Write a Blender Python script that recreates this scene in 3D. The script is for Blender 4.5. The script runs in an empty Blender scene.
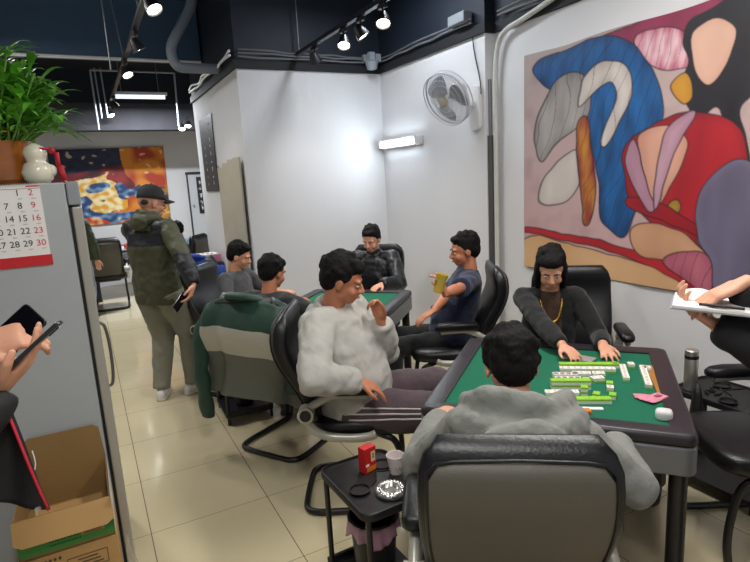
import bpy, math, random
import numpy as np
from mathutils import Vector, Matrix, noise
random.seed(7)
COL = bpy.context.scene.collection
PI = math.pi
V = Vector
# ---------------------------------------------------------------- camera model
FPX, PITCH, ROLL, YAW, CH = 548.04, 0.18804, -0.05572, 0.47843, 1.701
_F = V((math.sin(YAW)*math.cos(PITCH), math.cos(YAW)*math.cos(PITCH), -math.sin(PITCH)))
_R = V((math.cos(YAW), -math.sin(YAW), 0)); _U = _R.cross(_F)
RR = math.cos(ROLL)*_R + math.sin(ROLL)*_U
UU = -math.sin(ROLL)*_R + math.cos(ROLL)*_U
CAMP = V((0, 0, CH))
def ray(x, y): return _F*FPX + RR*(x-375) - UU*(y-281)
def on(x, y, z=0.0):
    d = ray(x, y); return CAMP + d*((z-CH)/d.z)
def onx(x, y, c):
    d = ray(x, y); return CAMP + d*(c/d.x)
def ony(x, y, c):
    d = ray(x, y); return CAMP + d*(c/d.y)
def dep(x, y, t): return CAMP + ray(x, y)*(t/FPX)

cam_d = bpy.data.cameras.new('camera'); cam = bpy.data.objects.new('camera', cam_d); COL.objects.link(cam)
cam_d.sensor_width = 36; cam_d.lens = FPX/750*36; cam_d.clip_start = 0.02
Mc = Matrix((RR, UU, -_F)).transposed().to_4x4(); Mc.translation = CAMP
cam.matrix_world = Mc
bpy.context.scene.camera = cam

# ---------------------------------------------------------------- materials
def lin(c):
    return tuple(((x/12.92) if x <= .04045 else ((x+.055)/1.055)**2.4) for x in c)
def hexc(h):
    return lin(tuple(int(h[i:i+2], 16)/255 for i in (0, 2, 4)))
MATS = {}
def mat(name, col, rough=.6, metal=0, bump=0, bscale=40, var=0, vscale=6, emit=0, alpha=1, trans=0, spec=None, stretch=None, sheen=0, coat=0, ior=None, bd=.01):
    if name in MATS: return MATS[name]
    m = bpy.data.materials.new(name); m.use_nodes = True
    nt = m.node_tree; b = nt.nodes['Principled BSDF']
    c = hexc(col) if isinstance(col, str) else col
    b.inputs['Base Color'].default_value = (*c, 1)
    b.inputs['Roughness'].default_value = rough; b.inputs['Metallic'].default_value = metal
    if spec is not None: b.inputs['Specular IOR Level'].default_value = spec
    if trans: b.inputs['Transmission Weight'].default_value = trans
    if ior: b.inputs['IOR'].default_value = ior
    if sheen: b.inputs['Sheen Weight'].default_value = sheen
    if coat: b.inputs['Coat Weight'].default_value = coat
    if emit:
        b.inputs['Emission Color'].default_value = (*c, 1); b.inputs['Emission Strength'].default_value = emit
    if alpha < 1: b.inputs['Alpha'].default_value = alpha
    tc = nt.nodes.new('ShaderNodeTexCoord'); mp = nt.nodes.new('ShaderNodeMapping')
    nt.links.new(tc.outputs['Object'], mp.inputs['Vector'])
    if stretch: mp.inputs['Scale'].default_value = stretch
    if var:
        n = nt.nodes.new('ShaderNodeTexNoise'); n.inputs['Scale'].default_value = vscale; n.inputs['Detail'].default_value = 5
        nt.links.new(mp.outputs[0], n.inputs['Vector'])
        mx = nt.nodes.new('ShaderNodeMixRGB'); mx.blend_type = 'MIX'
        mx.inputs[1].default_value = (*[x*(1-var) for x in c], 1); mx.inputs[2].default_value = (*[min(1, x*(1+var)) for x in c], 1)
        nt.links.new(n.outputs['Fac'], mx.inputs[0]); nt.links.new(mx.outputs[0], b.inputs['Base Color'])
    if bump:
        n2 = nt.nodes.new('ShaderNodeTexNoise'); n2.inputs['Scale'].default_value = bscale; n2.inputs['Detail'].default_value = 4
        nt.links.new(mp.outputs[0], n2.inputs['Vector'])
        bp = nt.nodes.new('ShaderNodeBump'); bp.inputs['Strength'].default_value = bump; bp.inputs['Distance'].default_value = bd
        nt.links.new(n2.outputs['Fac'], bp.inputs['Height']); nt.links.new(bp.outputs[0], b.inputs['Normal'])
    MATS[name] = m; return m
def mat_vcol(name, rough=.5, bump=0):
    m = bpy.data.materials.new(name); m.use_nodes = True; nt = m.node_tree; b = nt.nodes['Principled BSDF']
    a = nt.nodes.new('ShaderNodeAttribute'); a.attribute_name = 'ink'
    nt.links.new(a.outputs['Color'], b.inputs['Base Color']); b.inputs['Roughness'].default_value = rough
    MATS[name] = m; return m

# ---------------------------------------------------------------- mesh builder
def frame_from(t, side=None):
    t = t.normalized()
    s = side if side is not None else (V((0, 0, 1)) if abs(t.z) < .9 else V((1, 0, 0)))
    s = (s - t*s.dot(t))
    if s.length < 1e-5: s = t.orthogonal()
    s.normalize(); return s, t.cross(s)
def smooth_path(pts, n=6):
    pts = [V(p) for p in pts]; out = []
    for i in range(len(pts)-1):
        p0 = pts[max(i-1, 0)]; p1 = pts[i]; p2 = pts[i+1]; p3 = pts[min(i+2, len(pts)-1)]
        for k in range(n):
            t = k/n
            out.append(.5*((2*p1)+(p2-p0)*t+(2*p0-5*p1+4*p2-p3)*t*t+(3*p1-p0-3*p2+p3)*t**3))
    out.append(pts[-1]); return out
def rrect(w, d, r, n=5, cx=0, cy=0):
    o = []
    for (sx, sy, a0) in ((1, 1, 0), (-1, 1, 90), (-1, -1, 180), (1, -1, 270)):
        for k in range(n+1):
            a = math.radians(a0 + 90*k/n)
            o.append((cx+sx*(w/2-r)+r*math.cos(a), cy+sy*(d/2-r)+r*math.sin(a)))
    return o
class MB:
    def __init__(s): s.v = []; s.f = []; s.m = []
    def add(s, vs, fs, m=0):
        o = len(s.v); s.v += [V(p) for p in vs]; s.f += [tuple(i+o for i in f) for f in fs]; s.m += [m]*len(fs)
    def box(s, c, d, m=0, M=None):
        x, y, z = d[0]/2, d[1]/2, d[2]/2
        vs = [V((a*x, b*y, e*z)) for a in (-1, 1) for b in (-1, 1) for e in (-1, 1)]
        if M is not None: vs = [M @ p for p in vs]
        vs = [p+V(c) for p in vs]
        s.add(vs, [(0, 1, 3, 2), (4, 6, 7, 5), (0, 4, 5, 1), (2, 3, 7, 6), (0, 2, 6, 4), (1, 5, 7, 3)], m)
    def box2(s, a, b, m=0):
        s.box([(a[i]+b[i])/2 for i in range(3)], [abs(a[i]-b[i]) for i in range(3)], m)
    def sweep(s, pts, rad, side=None, n=14, m=0, caps=True, closed=False):
        pts = [V(p) for p in pts]; N = len(pts)
        if not isinstance(rad, (list, tuple)): rad = [rad]*N
        rings = []; prev = side
        for i, p in enumerate(pts):
            if closed: t = pts[(i+1) % N]-pts[i-1]
            else: t = pts[min(i+1, N-1)]-pts[max(i-1, 0)]
            a, b = frame_from(t, prev if prev is not None else None)
            prev = a if side is None else side
            r = rad[i]; ra, rb = (r if isinstance(r, (tuple, list)) else (r, r))
            rings.append([p+a*ra*math.cos(2*PI*k/n)+b*rb*math.sin(2*PI*k/n) for k in range(n)])
        vs = [q for r in rings for q in r]; fs = []
        for i in range(N if closed else N-1):
            j = (i+1) % N
            for k in range(n):
                fs.append((i*n+k, i*n+(k+1) % n, j*n+(k+1) % n, j*n+k))
        if caps and not closed:
            fs.append(tuple(reversed(range(n)))); fs.append(tuple((N-1)*n+k for k in range(n)))
        s.add(vs, fs, m)
    def tube(s, pts, r, n=10, m=0, closed=False): s.sweep(pts, r, None, n, m, True, closed)
    def cyl(s, a, b, r0, r1=None, n=20, m=0): s.sweep([a, b], [r0, r0 if r1 is None else r1], None, n, m)
    def ellip(s, c, r, M=None, m=0, nu=18, nv=12):
        vs = []; fs = []
        if not isinstance(r, (tuple, list)): r = (r, r, r)
        for i in range(1, nv):
            a = PI*i/nv
            for k in range(nu):
                b = 2*PI*k/nu; vs.append(V((r[0]*math.sin(a)*math.cos(b), r[1]*math.sin(a)*math.sin(b), r[2]*math.cos(a))))
        vs.append(V((0, 0, r[2]))); vs.append(V((0, 0, -r[2])))
        if M is not None: vs = [M @ p for p in vs]
        vs = [p+V(c) for p in vs]
        for i in range(nv-2):
            for k in range(nu):
                fs.append((i*nu+k, (i+1)*nu+k, (i+1)*nu+(k+1) % nu, i*nu+(k+1) % nu))
        T = (nv-1)*nu
        for k in range(nu):
            fs.append((T, k, (k+1) % nu)); fs.append((T+1, (nv-2)*nu+(k+1) % nu, (nv-2)*nu+k))
        s.add(vs, fs, m)
    def lathe(s, prof, c=(0, 0, 0), n=28, m=0, M=None, cap=False):
        vs = []; fs = []
        for r, z in prof:
            for k in range(n):
                p = V((r*math.cos(2*PI*k/n), r*math.sin(2*PI*k/n), z))
                vs.append((M @ p if M is not None else p)+V(c))
        for i in range(len(prof)-1):
            for k in range(n):
                fs.append((i*n+k, i*n+(k+1) % n, (i+1)*n+(k+1) % n, (i+1)*n+k))
        if cap: fs.append(tuple(reversed(range(n)))); fs.append(tuple((len(prof)-1)*n+k for k in range(n)))
        s.add(vs, fs, m)
    def prism(s, poly, z0, z1, m=0, M=None, T=None):
        n = len(poly); vs = [V((x, y, z0)) for x, y in poly]+[V((x, y, z1)) for x, y in poly]
        if M is not None: vs = [M @ p for p in vs]
        if T is not None: vs = [p+V(T) for p in vs]
        fs = [tuple(reversed(range(n))), tuple(range(n, 2*n))]+[(i, (i+1) % n, n+(i+1) % n, n+i) for i in range(n)]
        s.add(vs, fs, m)
    def grid(s, fn, nu, nv, m=0, cu=False, mf=None):
        vs = [V(fn(i/(nu if cu else nu-1), j/(nv-1))) for j in range(nv) for i in range(nu)]
        o = len(s.v); s.v += vs
        for j in range(nv-1):
            for i in range(nu if cu else nu-1):
                k = (i+1) % nu
                s.f.append((o+j*nu+i, o+j*nu+k, o+(j+1)*nu+k, o+(j+1)*nu+i))
                s.m.append(mf((i+.5)/nu, (j+.5)/(nv-1)) if mf else m)
    def merge(s, me, M, m=0):
        o = len(s.v); s.v += [M @ v.co for v in me.vertices]
        for p in me.polygons: s.f.append(tuple(o+i for i in p.vertices)); s.m.append(m)
    def mesh(s, name, mats):
        me = bpy.data.meshes.new(name)
        me.from_pydata([tuple(p) for p in s.v], [], s.f)
        for m in (mats if isinstance(mats, (list, tuple)) else [mats]): me.materials.append(m)
        me.polygons.foreach_set('material_index', s.m); me.update(); return me
    def build(s, name, mats, root=None, smooth=False, bevel=0, bseg=2, solid=0, subs=0, world=False, angle=35):
        if world and root is not None:
            Mi = root.matrix_basis.inverted()
            par = root.parent
            while par is not None: Mi = Mi @ par.matrix_basis.inverted(); par = par.parent
            s.v = [Mi @ p for p in s.v]
        me = s.mesh(name, mats); o = bpy.data.objects.new(name, me); COL.objects.link(o)
        if root is not None: o.parent = root
        if smooth:
            me.polygons.foreach_set('use_smooth', [True]*len(me.polygons))
            if smooth != 'all':
                try: me.set_sharp_from_angle(angle=math.radians(angle))
                except Exception: pass
        if solid:
            q = o.modifiers.new('solid', 'SOLIDIFY'); q.thickness = solid; q.offset = 0
        if subs:
            q = o.modifiers.new('sub', 'SUBSURF'); q.levels = subs; q.render_levels = subs
        if bevel:
            q = o.modifiers.new('bevel', 'BEVEL'); q.width = bevel; q.segments = bseg; q.limit_method = 'ANGLE'; q.angle_limit = math.radians(40)
            me.polygons.foreach_set('use_smooth', [True]*len(me.polygons)); 
            q.harden_normals = True
        return o
def tag(o, label=None, cat=None, group=None, kind=None):
    if label: o['label'] = label
    if cat: o['category'] = cat
    if group: o['group'] = group
    if kind: o['kind'] = kind
    return o
def empty(name, loc, rz=0, label=None, cat=None, group=None):
    o = bpy.data.objects.new(name, None); COL.objects.link(o); o.location = loc; o.rotation_euler = (0, 0, rz); o.empty_display_size = .05
    o.matrix_basis = Matrix.Translation(V(loc)) @ Matrix.Rotation(rz, 4, 'Z')
    return tag(o, label, cat, group)
def copy_tree(o, parent=None):
    c = o.copy(); COL.objects.link(c); c.parent = parent
    for ch in list(o.children): copy_tree(ch, c)
    return c
def place(o, loc, rz=0): o.location = loc; o.rotation_euler = (0, 0, rz)
def text_mesh(txt, size, M, mb, m=0, ext=.0004, align='CENTER'):
    cu = bpy.data.curves.new('t', 'FONT'); cu.body = txt; cu.size = size; cu.extrude = ext; cu.align_x = align; cu.align_y = 'CENTER'; cu.resolution_u = 3
    ob = bpy.data.objects.new('t', cu); COL.objects.link(ob); bpy.context.view_layer.update()
    me = bpy.data.meshes.new_from_object(ob.evaluated_get(bpy.context.evaluated_depsgraph_get()))
    mb.merge(me, M, m); bpy.data.objects.remove(ob); bpy.data.curves.remove(cu); bpy.data.meshes.remove(me)
TEX = {}
def bake(mb, voxel, smooth=3, disp=0, dscale=.1, name='body'):
    me = bpy.data.meshes.new(name); me.from_pydata([tuple(p) for p in mb.v], [], mb.f); me.update()
    ob = bpy.data.objects.new(name, me); COL.objects.link(ob)
    q = ob.modifiers.new('r', 'REMESH'); q.mode = 'VOXEL'; q.voxel_size = voxel; q.use_smooth_shade = True
    if smooth:
        q = ob.modifiers.new('s', 'SMOOTH'); q.factor = .5; q.iterations = smooth
    if disp:
        key = round(dscale, 3)
        if key not in TEX:
            t = bpy.data.textures.new('folds', 'CLOUDS'); t.noise_scale = dscale; t.noise_depth = 1; TEX[key] = t
        q = ob.modifiers.new('d', 'DISPLACE'); q.texture = TEX[key]; q.texture_coords = 'LOCAL'; q.strength = disp; q.mid_level = .5
    bpy.context.view_layer.update()
    out = bpy.data.meshes.new_from_object(ob.evaluated_get(bpy.context.evaluated_depsgraph_get()))
    bpy.data.objects.remove(ob); bpy.data.meshes.remove(me)
    out.name = name; out.polygons.foreach_set('use_smooth', [True]*len(out.polygons))
    return out
def baked(mb, name, mats, root=None, voxel=.01, smooth=3, disp=0, dscale=.1, mf=None):
    me = bake(mb, voxel, smooth, disp, dscale, name); me.materials.clear()
    for m in (mats if isinstance(mats, (list, tuple)) else [mats]): me.materials.append(m)
    if mf:
        me.polygons.foreach_set('material_index', [mf(p.center) for p in me.polygons])
    else: me.polygons.foreach_set('material_index', [0]*len(me.polygons))
    o = bpy.data.objects.new(name, me); COL.objects.link(o); o.parent = root; return o

# palette
plaster = mat('white_plaster', 'd8d7d9', .75, bump=.25, bscale=14, stretch=(1, 1, .35), var=.03, vscale=3)
navyp = mat('navy_paint', '16202f', .6, var=.12, vscale=2)
blackp = mat('black_paint', '12151b', .7)
leather = mat('black_leather', '0d0e12', .38, bump=.12, bscale=120)
leather2 = mat('grey_leatherette', '5a554b', .5, bump=.1, bscale=160)
blackmet = mat('black_metal', '0a0a0c', .4, spec=.6)
blackpl = mat('black_plastic', '131315', .45)
silver = mat('silver_plastic', 'b4b1a6', .32, metal=.25)
steel = mat('steel', 'cfccc5', .35, metal=.85)
whitepl = mat('white_plastic', 'dddcdc', .4)
greypl = mat('grey_plastic', '77787b', .4, metal=.3)
felt = mat('green_felt', '056347', .95, bump=.15, bscale=400)
frame_m = mat('table_frame_plastic', '2b272d', .38, spec=.5)
skin = mat('skin', 'd79d80', .55, var=.06, vscale=9)
skin2 = mat('skin_tan', 'bd7b5b', .55, var=.06, vscale=9)
hairm = mat('black_hair', '0b0908', .75, spec=.25, bump=.5, bscale=90, stretch=(1, 1, .3))
eyew = mat('eye_white', 'e5e0da', .3); eyeb = mat('iris', '1b1412', .2); lipm = mat('lip', 'b06858', .5)
papr = mat('paper', 'e9e6e2', .8); redm = mat('red_ink', 'c8282c', .6); blk = mat('black_ink', '1a1a1c', .6)
brass = mat('brass', 'b08a3a', .3, metal=.9)
pinkbag = mat('pink_film', 'b58aa0', .35, trans=.15)
emitw = mat('lamp_glow', 'fff6e6', .4, emit=14)
tubew = mat('tube_glow', 'e6f4ff', .4, emit=22)
# ================================================================ SETTING
WT = 2.80      # top of the white part of the walls
CZ = 3.75      # ceiling
XR, XB, YB, XL = 3.0, 3.1, 5.4, 1.453
YJ = 3.66
def floor_mat():
    m = bpy.data.materials.new('polished_tile'); m.use_nodes = True; nt = m.node_tree; b = nt.nodes['Principled BSDF']
    tc = nt.nodes.new('ShaderNodeTexCoord'); sp = nt.nodes.new('ShaderNodeSeparateXYZ'); nt.links.new(tc.outputs['Object'], sp.inputs[0])
    def M(op, a, bb=None):
        n = nt.nodes.new('ShaderNodeMath'); n.operation = op
        for i, q in enumerate((a, bb)):
            if q is None: continue
            if isinstance(q, (int, float)): n.inputs[i].default_value = q
            else: nt.links.new(q, n.inputs[i])
        return n.outputs[0]
    def lines(co, off, per, w):
        t = M('FRACT', M('DIVIDE', M('SUBTRACT', co, off), per)); t = M('ABSOLUTE', M('SUBTRACT', t, .5))
        return M('GREATER_THAN', t, .5-w/per)
    g = M('MAXIMUM', lines(sp.outputs[0], .0833-.6*20, .6, .0022), lines(sp.outputs[1], 2.1833-.57*30, .57, .0016))
    n = nt.nodes.new('ShaderNodeTexNoise'); n.inputs['Scale'].default_value = 3; n.inputs['Detail'].default_value = 6; nt.links.new(tc.outputs['Object'], n.inputs['Vector'])
    mx = nt.nodes.new('ShaderNodeMixRGB'); mx.inputs[1].default_value = (*hexc('cdbf9c'), 1); mx.inputs[2].default_value = (*hexc('d8ccab'), 1); nt.links.new(n.outputs['Fac'], mx.inputs[0])
    m2 = nt.nodes.new('ShaderNodeMixRGB'); m2.inputs[2].default_value = (*hexc('6f6758'), 1); nt.links.new(g, m2.inputs[0]); nt.links.new(mx.outputs[0], m2.inputs[1])
    nt.links.new(m2.outputs[0], b.inputs['Base Color']); b.inputs['Roughness'].default_value = .10; b.inputs['Specular IOR Level'].default_value = .5
    return m
def struct(mb, name, m, **k): o = mb.build(name, m, **k); o['kind'] = 'structure'; return o
mb = MB(); mb.box2((-3.2, -2.5, -.05), (6.2, 12, 0)); struct(mb, 'floor', floor_mat())
mb = MB(); mb.box2((-3.2, -2.5, CZ), (6.2, 12, CZ+.1)); struct(mb, 'ceiling', mat('ceiling_paint', '10141c', .85, var=.2, vscale=3))
def wall(name, a, b):
    mb = MB(); mb.box2((a[0], a[1], 0), (b[0], b[1], WT), 0); mb.box2((a[0], a[1], WT), (b[0], b[1], CZ), 1); struct(mb, name, [plaster, navyp])
wall('wall_right', (XR, YJ, 0), (XR+.25, YB+.1, 0))
wall('wall_right_front', (XB, -2.5, 0), (XB+.15, YJ, 0))
wall('wall_back', (XL, YB, 0), (XR, YB+.1, 0))
wall('wall_partition', (XL, YB+.1, 0), (XL+.12, 7.7, 0))
wall('wall_far', (-3.2, 11, 0), (6.2, 11.1, 0))
wall('wall_left', (-3.2, -2.5, 0), (-3.1, 11, 0))
# black moulding on top of the white
mb = MB()
mb.box2((XL-.025, YB-.025, WT-.03), (XR, YB, WT+.05)); mb.box2((XR-.025, YJ-.03, WT-.03), (XR, YB-.025, WT+.05))
mb.box2((XR, YJ-.03, WT-.03), (XB, YJ, WT+.05)); mb.box2((XB-.025, -.5, WT-.03), (XB, YJ-.03, WT+.05))
mb.box2((XL-.025, YB, WT-.03), (XL, 7.7, WT+.05))
struct(mb, 'trim_1', blackp, bevel=.004)
# dark beams crossing the left bay
b1 = ony(15, 55, 6.8); b1t = ony(15, 12, 6.8)
mb = MB(); mb.box2((-3.1, 6.8, b1.z+.02), (XL-.02, 7.0, CZ), 0); struct(mb, 'trim_2', mat('beam_paint', '3a5570', .6, var=.1))
mb = MB(); mb.tube([(-3.05, 6.77, b1.z), (XL-.03, 6.77, b1.z)], .017); o = mb.build('conduit', whitepl, smooth=True)
tag(o, 'white horizontal conduit under the navy beam at left', 'conduit')
b2 = ony(130, 122, 9.6)
mb = MB(); mb.box2((-3.1, 9.6, b2.z-.12), (6.0, 9.9, b2.z+.28), 0); mb.box2((-3.1, 8.2, 3.42), (6, 8.5, CZ), 1); struct(mb, 'trim_3', [mat('dusty_beam', '3a3a40', .8, var=.3), blackp])
mb = MB()
for k in range(5): mb.box2((-3.0, 9.0-.0*k, 3.05+.1*k), (-.2, 9.03, 3.08+.1*k))
# far door
d0 = ony(187, 175, 10.98); d1 = ony(232, 176, 10.98)
mb = MB(); mb.box2((d0.x, 10.94, 0), (d0.x+.85, 11, 1.93)); do = struct(mb, 'door_1', mat('door_white', 'c9ccd2', .5), bevel=.004)
mb = MB(); mb.box2((d0.x-.03, 10.92, 1.93), (d0.x+.88, 11, 1.975)); mb.box2((d0.x-.02, 10.93, 0), (d0.x, 11, 1.93)); mb.build('door_frame', mat('door_dark', '2a2c30', .5), do)
mb = MB(); mb.cyl((d0.x+.05, 10.9, 1.35), (d0.x+.05, 10.94, 1.35), .02); mb.build('door_handle', steel, do)

# vertical black signs: small white marks
def sign(name, corners_mb, label, marks, root_args): pass
def vsign(label, P, ux, uz, n, w, h, seed):
    # P centre, ux horizontal unit (vector), normal = toward room
    rnd = random.Random(seed); nrm = ux.cross(V((0, 0, 1))).normalized()*-1
    nrm = -nrm if nrm.dot(CAMP-P) < 0 else nrm
    mb = MB(); M = Matrix((ux, nrm, V((0, 0, 1)))).transposed()
    mb.box(P+nrm*.006, (w, .006, h), 0, M)
    for c in range(2):
        for k in range(n):
            z = h/2-.05-(k+.5)*(h-.1)/n; x = (c-.5)*w*.42
            for q in range(3):
                a, b = rnd.uniform(.3, .9), rnd.uniform(.08, .2)
                if rnd.random() < .5: a, b = b, a
                s = (h-.1)/n*.7*(1 if c == 0 else .6)
                mb.box(P+nrm*.0105+ux*(x+rnd.uniform(-.1, .1)*s)+V((0, 0, z+rnd.uniform(-.3, .3)*s)), (s*a, .002, s*b), 1, M)
    o = mb.build('wall_sign', [mat('sign_black', '24242a', .5), papr]); tag(o, label, 'sign'); return o
sa = onx(200, 122, XL-.001); sb_ = onx(217, 193, XL-.001)
q1 = onx(200, 124, XL); q2 = onx(212, 120, XL)
vsign('black vertical sign with white characters on the partition side', V((XL-.001, (q1.y+q2.y)/2, (sa.z+sb_.z)/2+.02)), V((0, 1, 0)), None, 9, abs(q1.y-q2.y)*1.05, abs(sa.z-sb_.z), 3)
r1 = ony(196, 177, 10.93); r2 = ony(205, 213, 10.93)
vsign('black vertical sign with white characters on the far white door', V(((r1.x+r2.x)/2+.05, 10.93, (r1.z+r2.z)/2)), V((1, 0, 0)), None, 5, .2, abs(r1.z-r2.z), 5)

# folded beige panels leaning on the partition
fa = onx(221, 160, XL); fb = onx(238, 156, XL); fc = onx(247, 235, XL)
mb = MB(); y0 = onx(243, 157, XL).y; y1 = onx(221, 160, XL).y; zt = onx(235, 158, XL).z
N = 4
for k in range(N):
    ya = y0+(y1-y0)*k/N; yb = y0+(y1-y0)*(k+1)/N-.01
    for (p, q, xx) in ((ya, (ya+yb)/2, .02), ((ya+yb)/2, yb, .05)):
        h = zt-.02*k+random.uniform(-.02, .02)
        pts = []
        mb.add([(XL-.01-xx, p, .02), (XL-.01-(.07-xx), q, .02), (XL-.01-(.07-xx), q, h), (XL-.01-xx, p, h), (XL-.028-xx, p, .02), (XL-.028-(.07-xx), q, .02), (XL-.028-(.07-xx), q, h), (XL-.028-xx, p, h)],
               [(0, 1, 2, 3), (7, 6, 5, 4), (0, 4, 5, 1), (3, 2, 6, 7), (0, 3, 7, 4), (1, 5, 6, 2)])
o = mb.build('folding_screen', mat('beige_board', 'b9b3a4', .7, var=.12, vscale=5)); tag(o, 'beige folded panel screen leaning flat against the partition side', 'screen')

# ---------------------------------------------------------------- abstract wall banners
def in_poly(poly, x, y):
    c = False; n = len(poly); j = n-1
    for i in range(n):
        xi, yi = poly[i]; xj, yj = poly[j]
        if (yi > y) != (yj > y) and x < (xj-xi)*(y-yi)/(yj-yi)+xi: c = not c
        j = i
    return c
def art_mesh(name, mats, pfn, cfn, nu, nv):
    mb = MB(); mb.grid(pfn, nu, nv)
    me = mb.mesh(name, mats); at = me.color_attributes.new('ink', 'FLOAT_COLOR', 'POINT')
    cols = []
    for j in range(nv):
        for i in range(nu): cols += [*cfn(i/(nu-1), j/(nv-1)), 1]
    at.data.foreach_set('color', cols)
    o = bpy.data.objects.new(name, me); COL.objects.link(o); me.polygons.foreach_set('use_smooth', [True]*len(me.polygons)); return o
def nz(x, y, z=0): return noise.noise(V((x, y, z)))
def mixc(a, b, t): t = max(0, min(1, t)); return tuple(a[i]*(1-t)+b[i]*t for i in range(3))
def crv(pts):  # closed smooth polygon
    n = len(pts); out = []
    for i in range(n):
        p0, p1, p2, p3 = (pts[(i+k-1) % n] for k in range(4))
        for q in range(8):
            t = q/8
            out.append(tuple(.5*((2*p1[c])+(p2[c]-p0[c])*t+(2*p0[c]-5*p1[c]+4*p2[c]-p3[c])*t*t+(3*p1[c]-p0[c]-3*p2[c]+p3[c])*t**3) for c in (0, 1)))
    return out
# the big one, u along the wall away from its left edge, v down; in metres/px-like units 0..230 x 0..290 (pixel-ish layout)
BZ0, BZ1, BY0 = .925, 2.53, 3.31
BY1 = .9
H_ = hexc
shapes = [  # (smooth polygon in photo pixels, colour a, colour b, noise scale, line)
 ([(526, 240), (600, 252), (680, 275), (760, 310), (760, 340), (500, 330)], H_('d9b083'), H_('c99a6e'), 3),
 ([(526, 232), (570, 240), (640, 262), (700, 292), (760, 330), (760, 300), (690, 268), (600, 240), (527, 226)], H_('9c1c26'), H_('b82730'), 3),
 ([(640, 20), (600, 40), (575, 55), (620, 62), (690, 60), (750, 30), (760, -20), (700, -20)], H_('8e2f50'), H_('7a2440'), 8),
 ([(640, 34), (672, 26), (700, 40), (700, 62), (660, 68), (640, 52)], H_('dcb9bf'), H_('b0526c'), 30),
 ([(534, 70), (560, 50), (600, 38), (630, 40), (655, 70), (665, 110), (650, 150), (640, 200), (625, 235), (605, 222), (598, 180), (590, 120), (575, 100), (555, 90)], H_('1c5f9c'), H_('0f3560'), 14),
 ([(540, 118), (556, 82), (580, 72), (592, 90), (588, 118), (560, 140), (545, 160), (538, 145)], H_('a9a3a0'), H_('76706e'), 10),
 ([(585, 78), (605, 60), (628, 66), (632, 92), (612, 140), (603, 140), (618, 100), (612, 82), (596, 92), (580, 104)], H_('d8cfc8'), H_('a79b95'), 10),
 ([(545, 178), (560, 160), (578, 150), (585, 168), (572, 196), (552, 206), (541, 198)], H_('cdc3bb'), H_('b5a9a4'), 6),
 ([(578, 128), (592, 124), (595, 212), (584, 216)], H_('c98a2c'), H_('7c1430'), 20),
 ([(690, 20), (712, 8), (760, -10), (760, 80), (742, 110), (752, 160), (740, 190), (722, 110), (700, 118), (682, 90), (690, 60), (684, 40)], H_('101014'), H_('23202a'), 6),
 ([(694, 30), (718, 18), (738, 30), (730, 60), (712, 84), (700, 78), (694, 56)], H_('dcb39e'), H_('c89a86'), 4),
 ([(672, 85), (688, 72), (694, 96), (684, 104)], H_('c9902f'), H_('a87520'), 4),
 ([(624, 150), (650, 126), (690, 112), (735, 122), (750, 160), (738, 200), (700, 235), (712, 258), (660, 228), (632, 200), (626, 175)], H_('b01c28'), H_('7a0f1c'), 6),
 ([(640, 135), (668, 125), (690, 140), (672, 185), (655, 205), (645, 170)], H_('d3a08a'), H_('b9806c'), 5),
 ([(632, 228), (655, 222), (690, 235), (712, 262), (690, 262), (650, 258), (634, 248)], H_('cf9f7e'), H_('b5835f'), 5),
 ([(665, 260), (700, 250), (716, 268), (712, 292), (690, 282)], H_('bd6a7c'), H_('a04c60'), 10),
 ([(668, 204), (676, 200), (681, 208), (675, 217), (667, 213)], H_('c9a24a'), H_('8a6420'), 3),
 ([(632, 196), (662, 204), (702, 226), (704, 236), (664, 220), (630, 208)], H_('7e0f1c'), H_('a01826'), 4),
 ([(626, 160), (634, 140), (640, 150), (650, 190), (656, 206), (648, 210), (636, 188)], H_('b98fa0'), H_('94667c'), 6),
 ([(668, 130), (690, 112), (697, 116), (676, 150), (660, 200), (654, 206), (658, 170)], H_('c8a3b0'), H_('94667c'), 6),
 ([(722, 230), (738, 222), (760, 232), (760, 250), (740, 262), (728, 250)], H_('8a6a92'), H_('5a4666'), 12),
 ([(702, 190), (735, 160), (760, 175), (760, 270), (720, 292), (712, 262), (700, 235)], H_('5a5368'), H_('78718a'), 6),
]
shapes = [(np.array(crv(p)), np.array(a), np.array(b), s) for p, a, b, s in shapes]
def to_px(P):
    d = P-CAMP; z = d.dot(_F); return 375+FPX*d.dot(RR)/z, 281-FPX*d.dot(UU)/z
def banner_p(u, v):
    y = BY0+(BY1-BY0)*u; z = BZ1+(BZ0-BZ1)*v
    sag = .012*math.sin(u*PI*3)**2*(1-v)
    return (XB-.012-.006*math.sin(9*u+2*v)*v-.003*math.sin(31*u), y, z-sag)
def nnoise(x, y, k):    # cheap smooth noise, -1..1
    q = np.sin(x*k+1.7*np.sin(y*k*.8+k))+np.sin(y*k*1.13+1.3*np.sin(x*k*.9+2*k))+.5*np.sin((x+y)*k*2.1+1.1*np.sin((x-y)*k*1.7))
    return q/2.5
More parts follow.
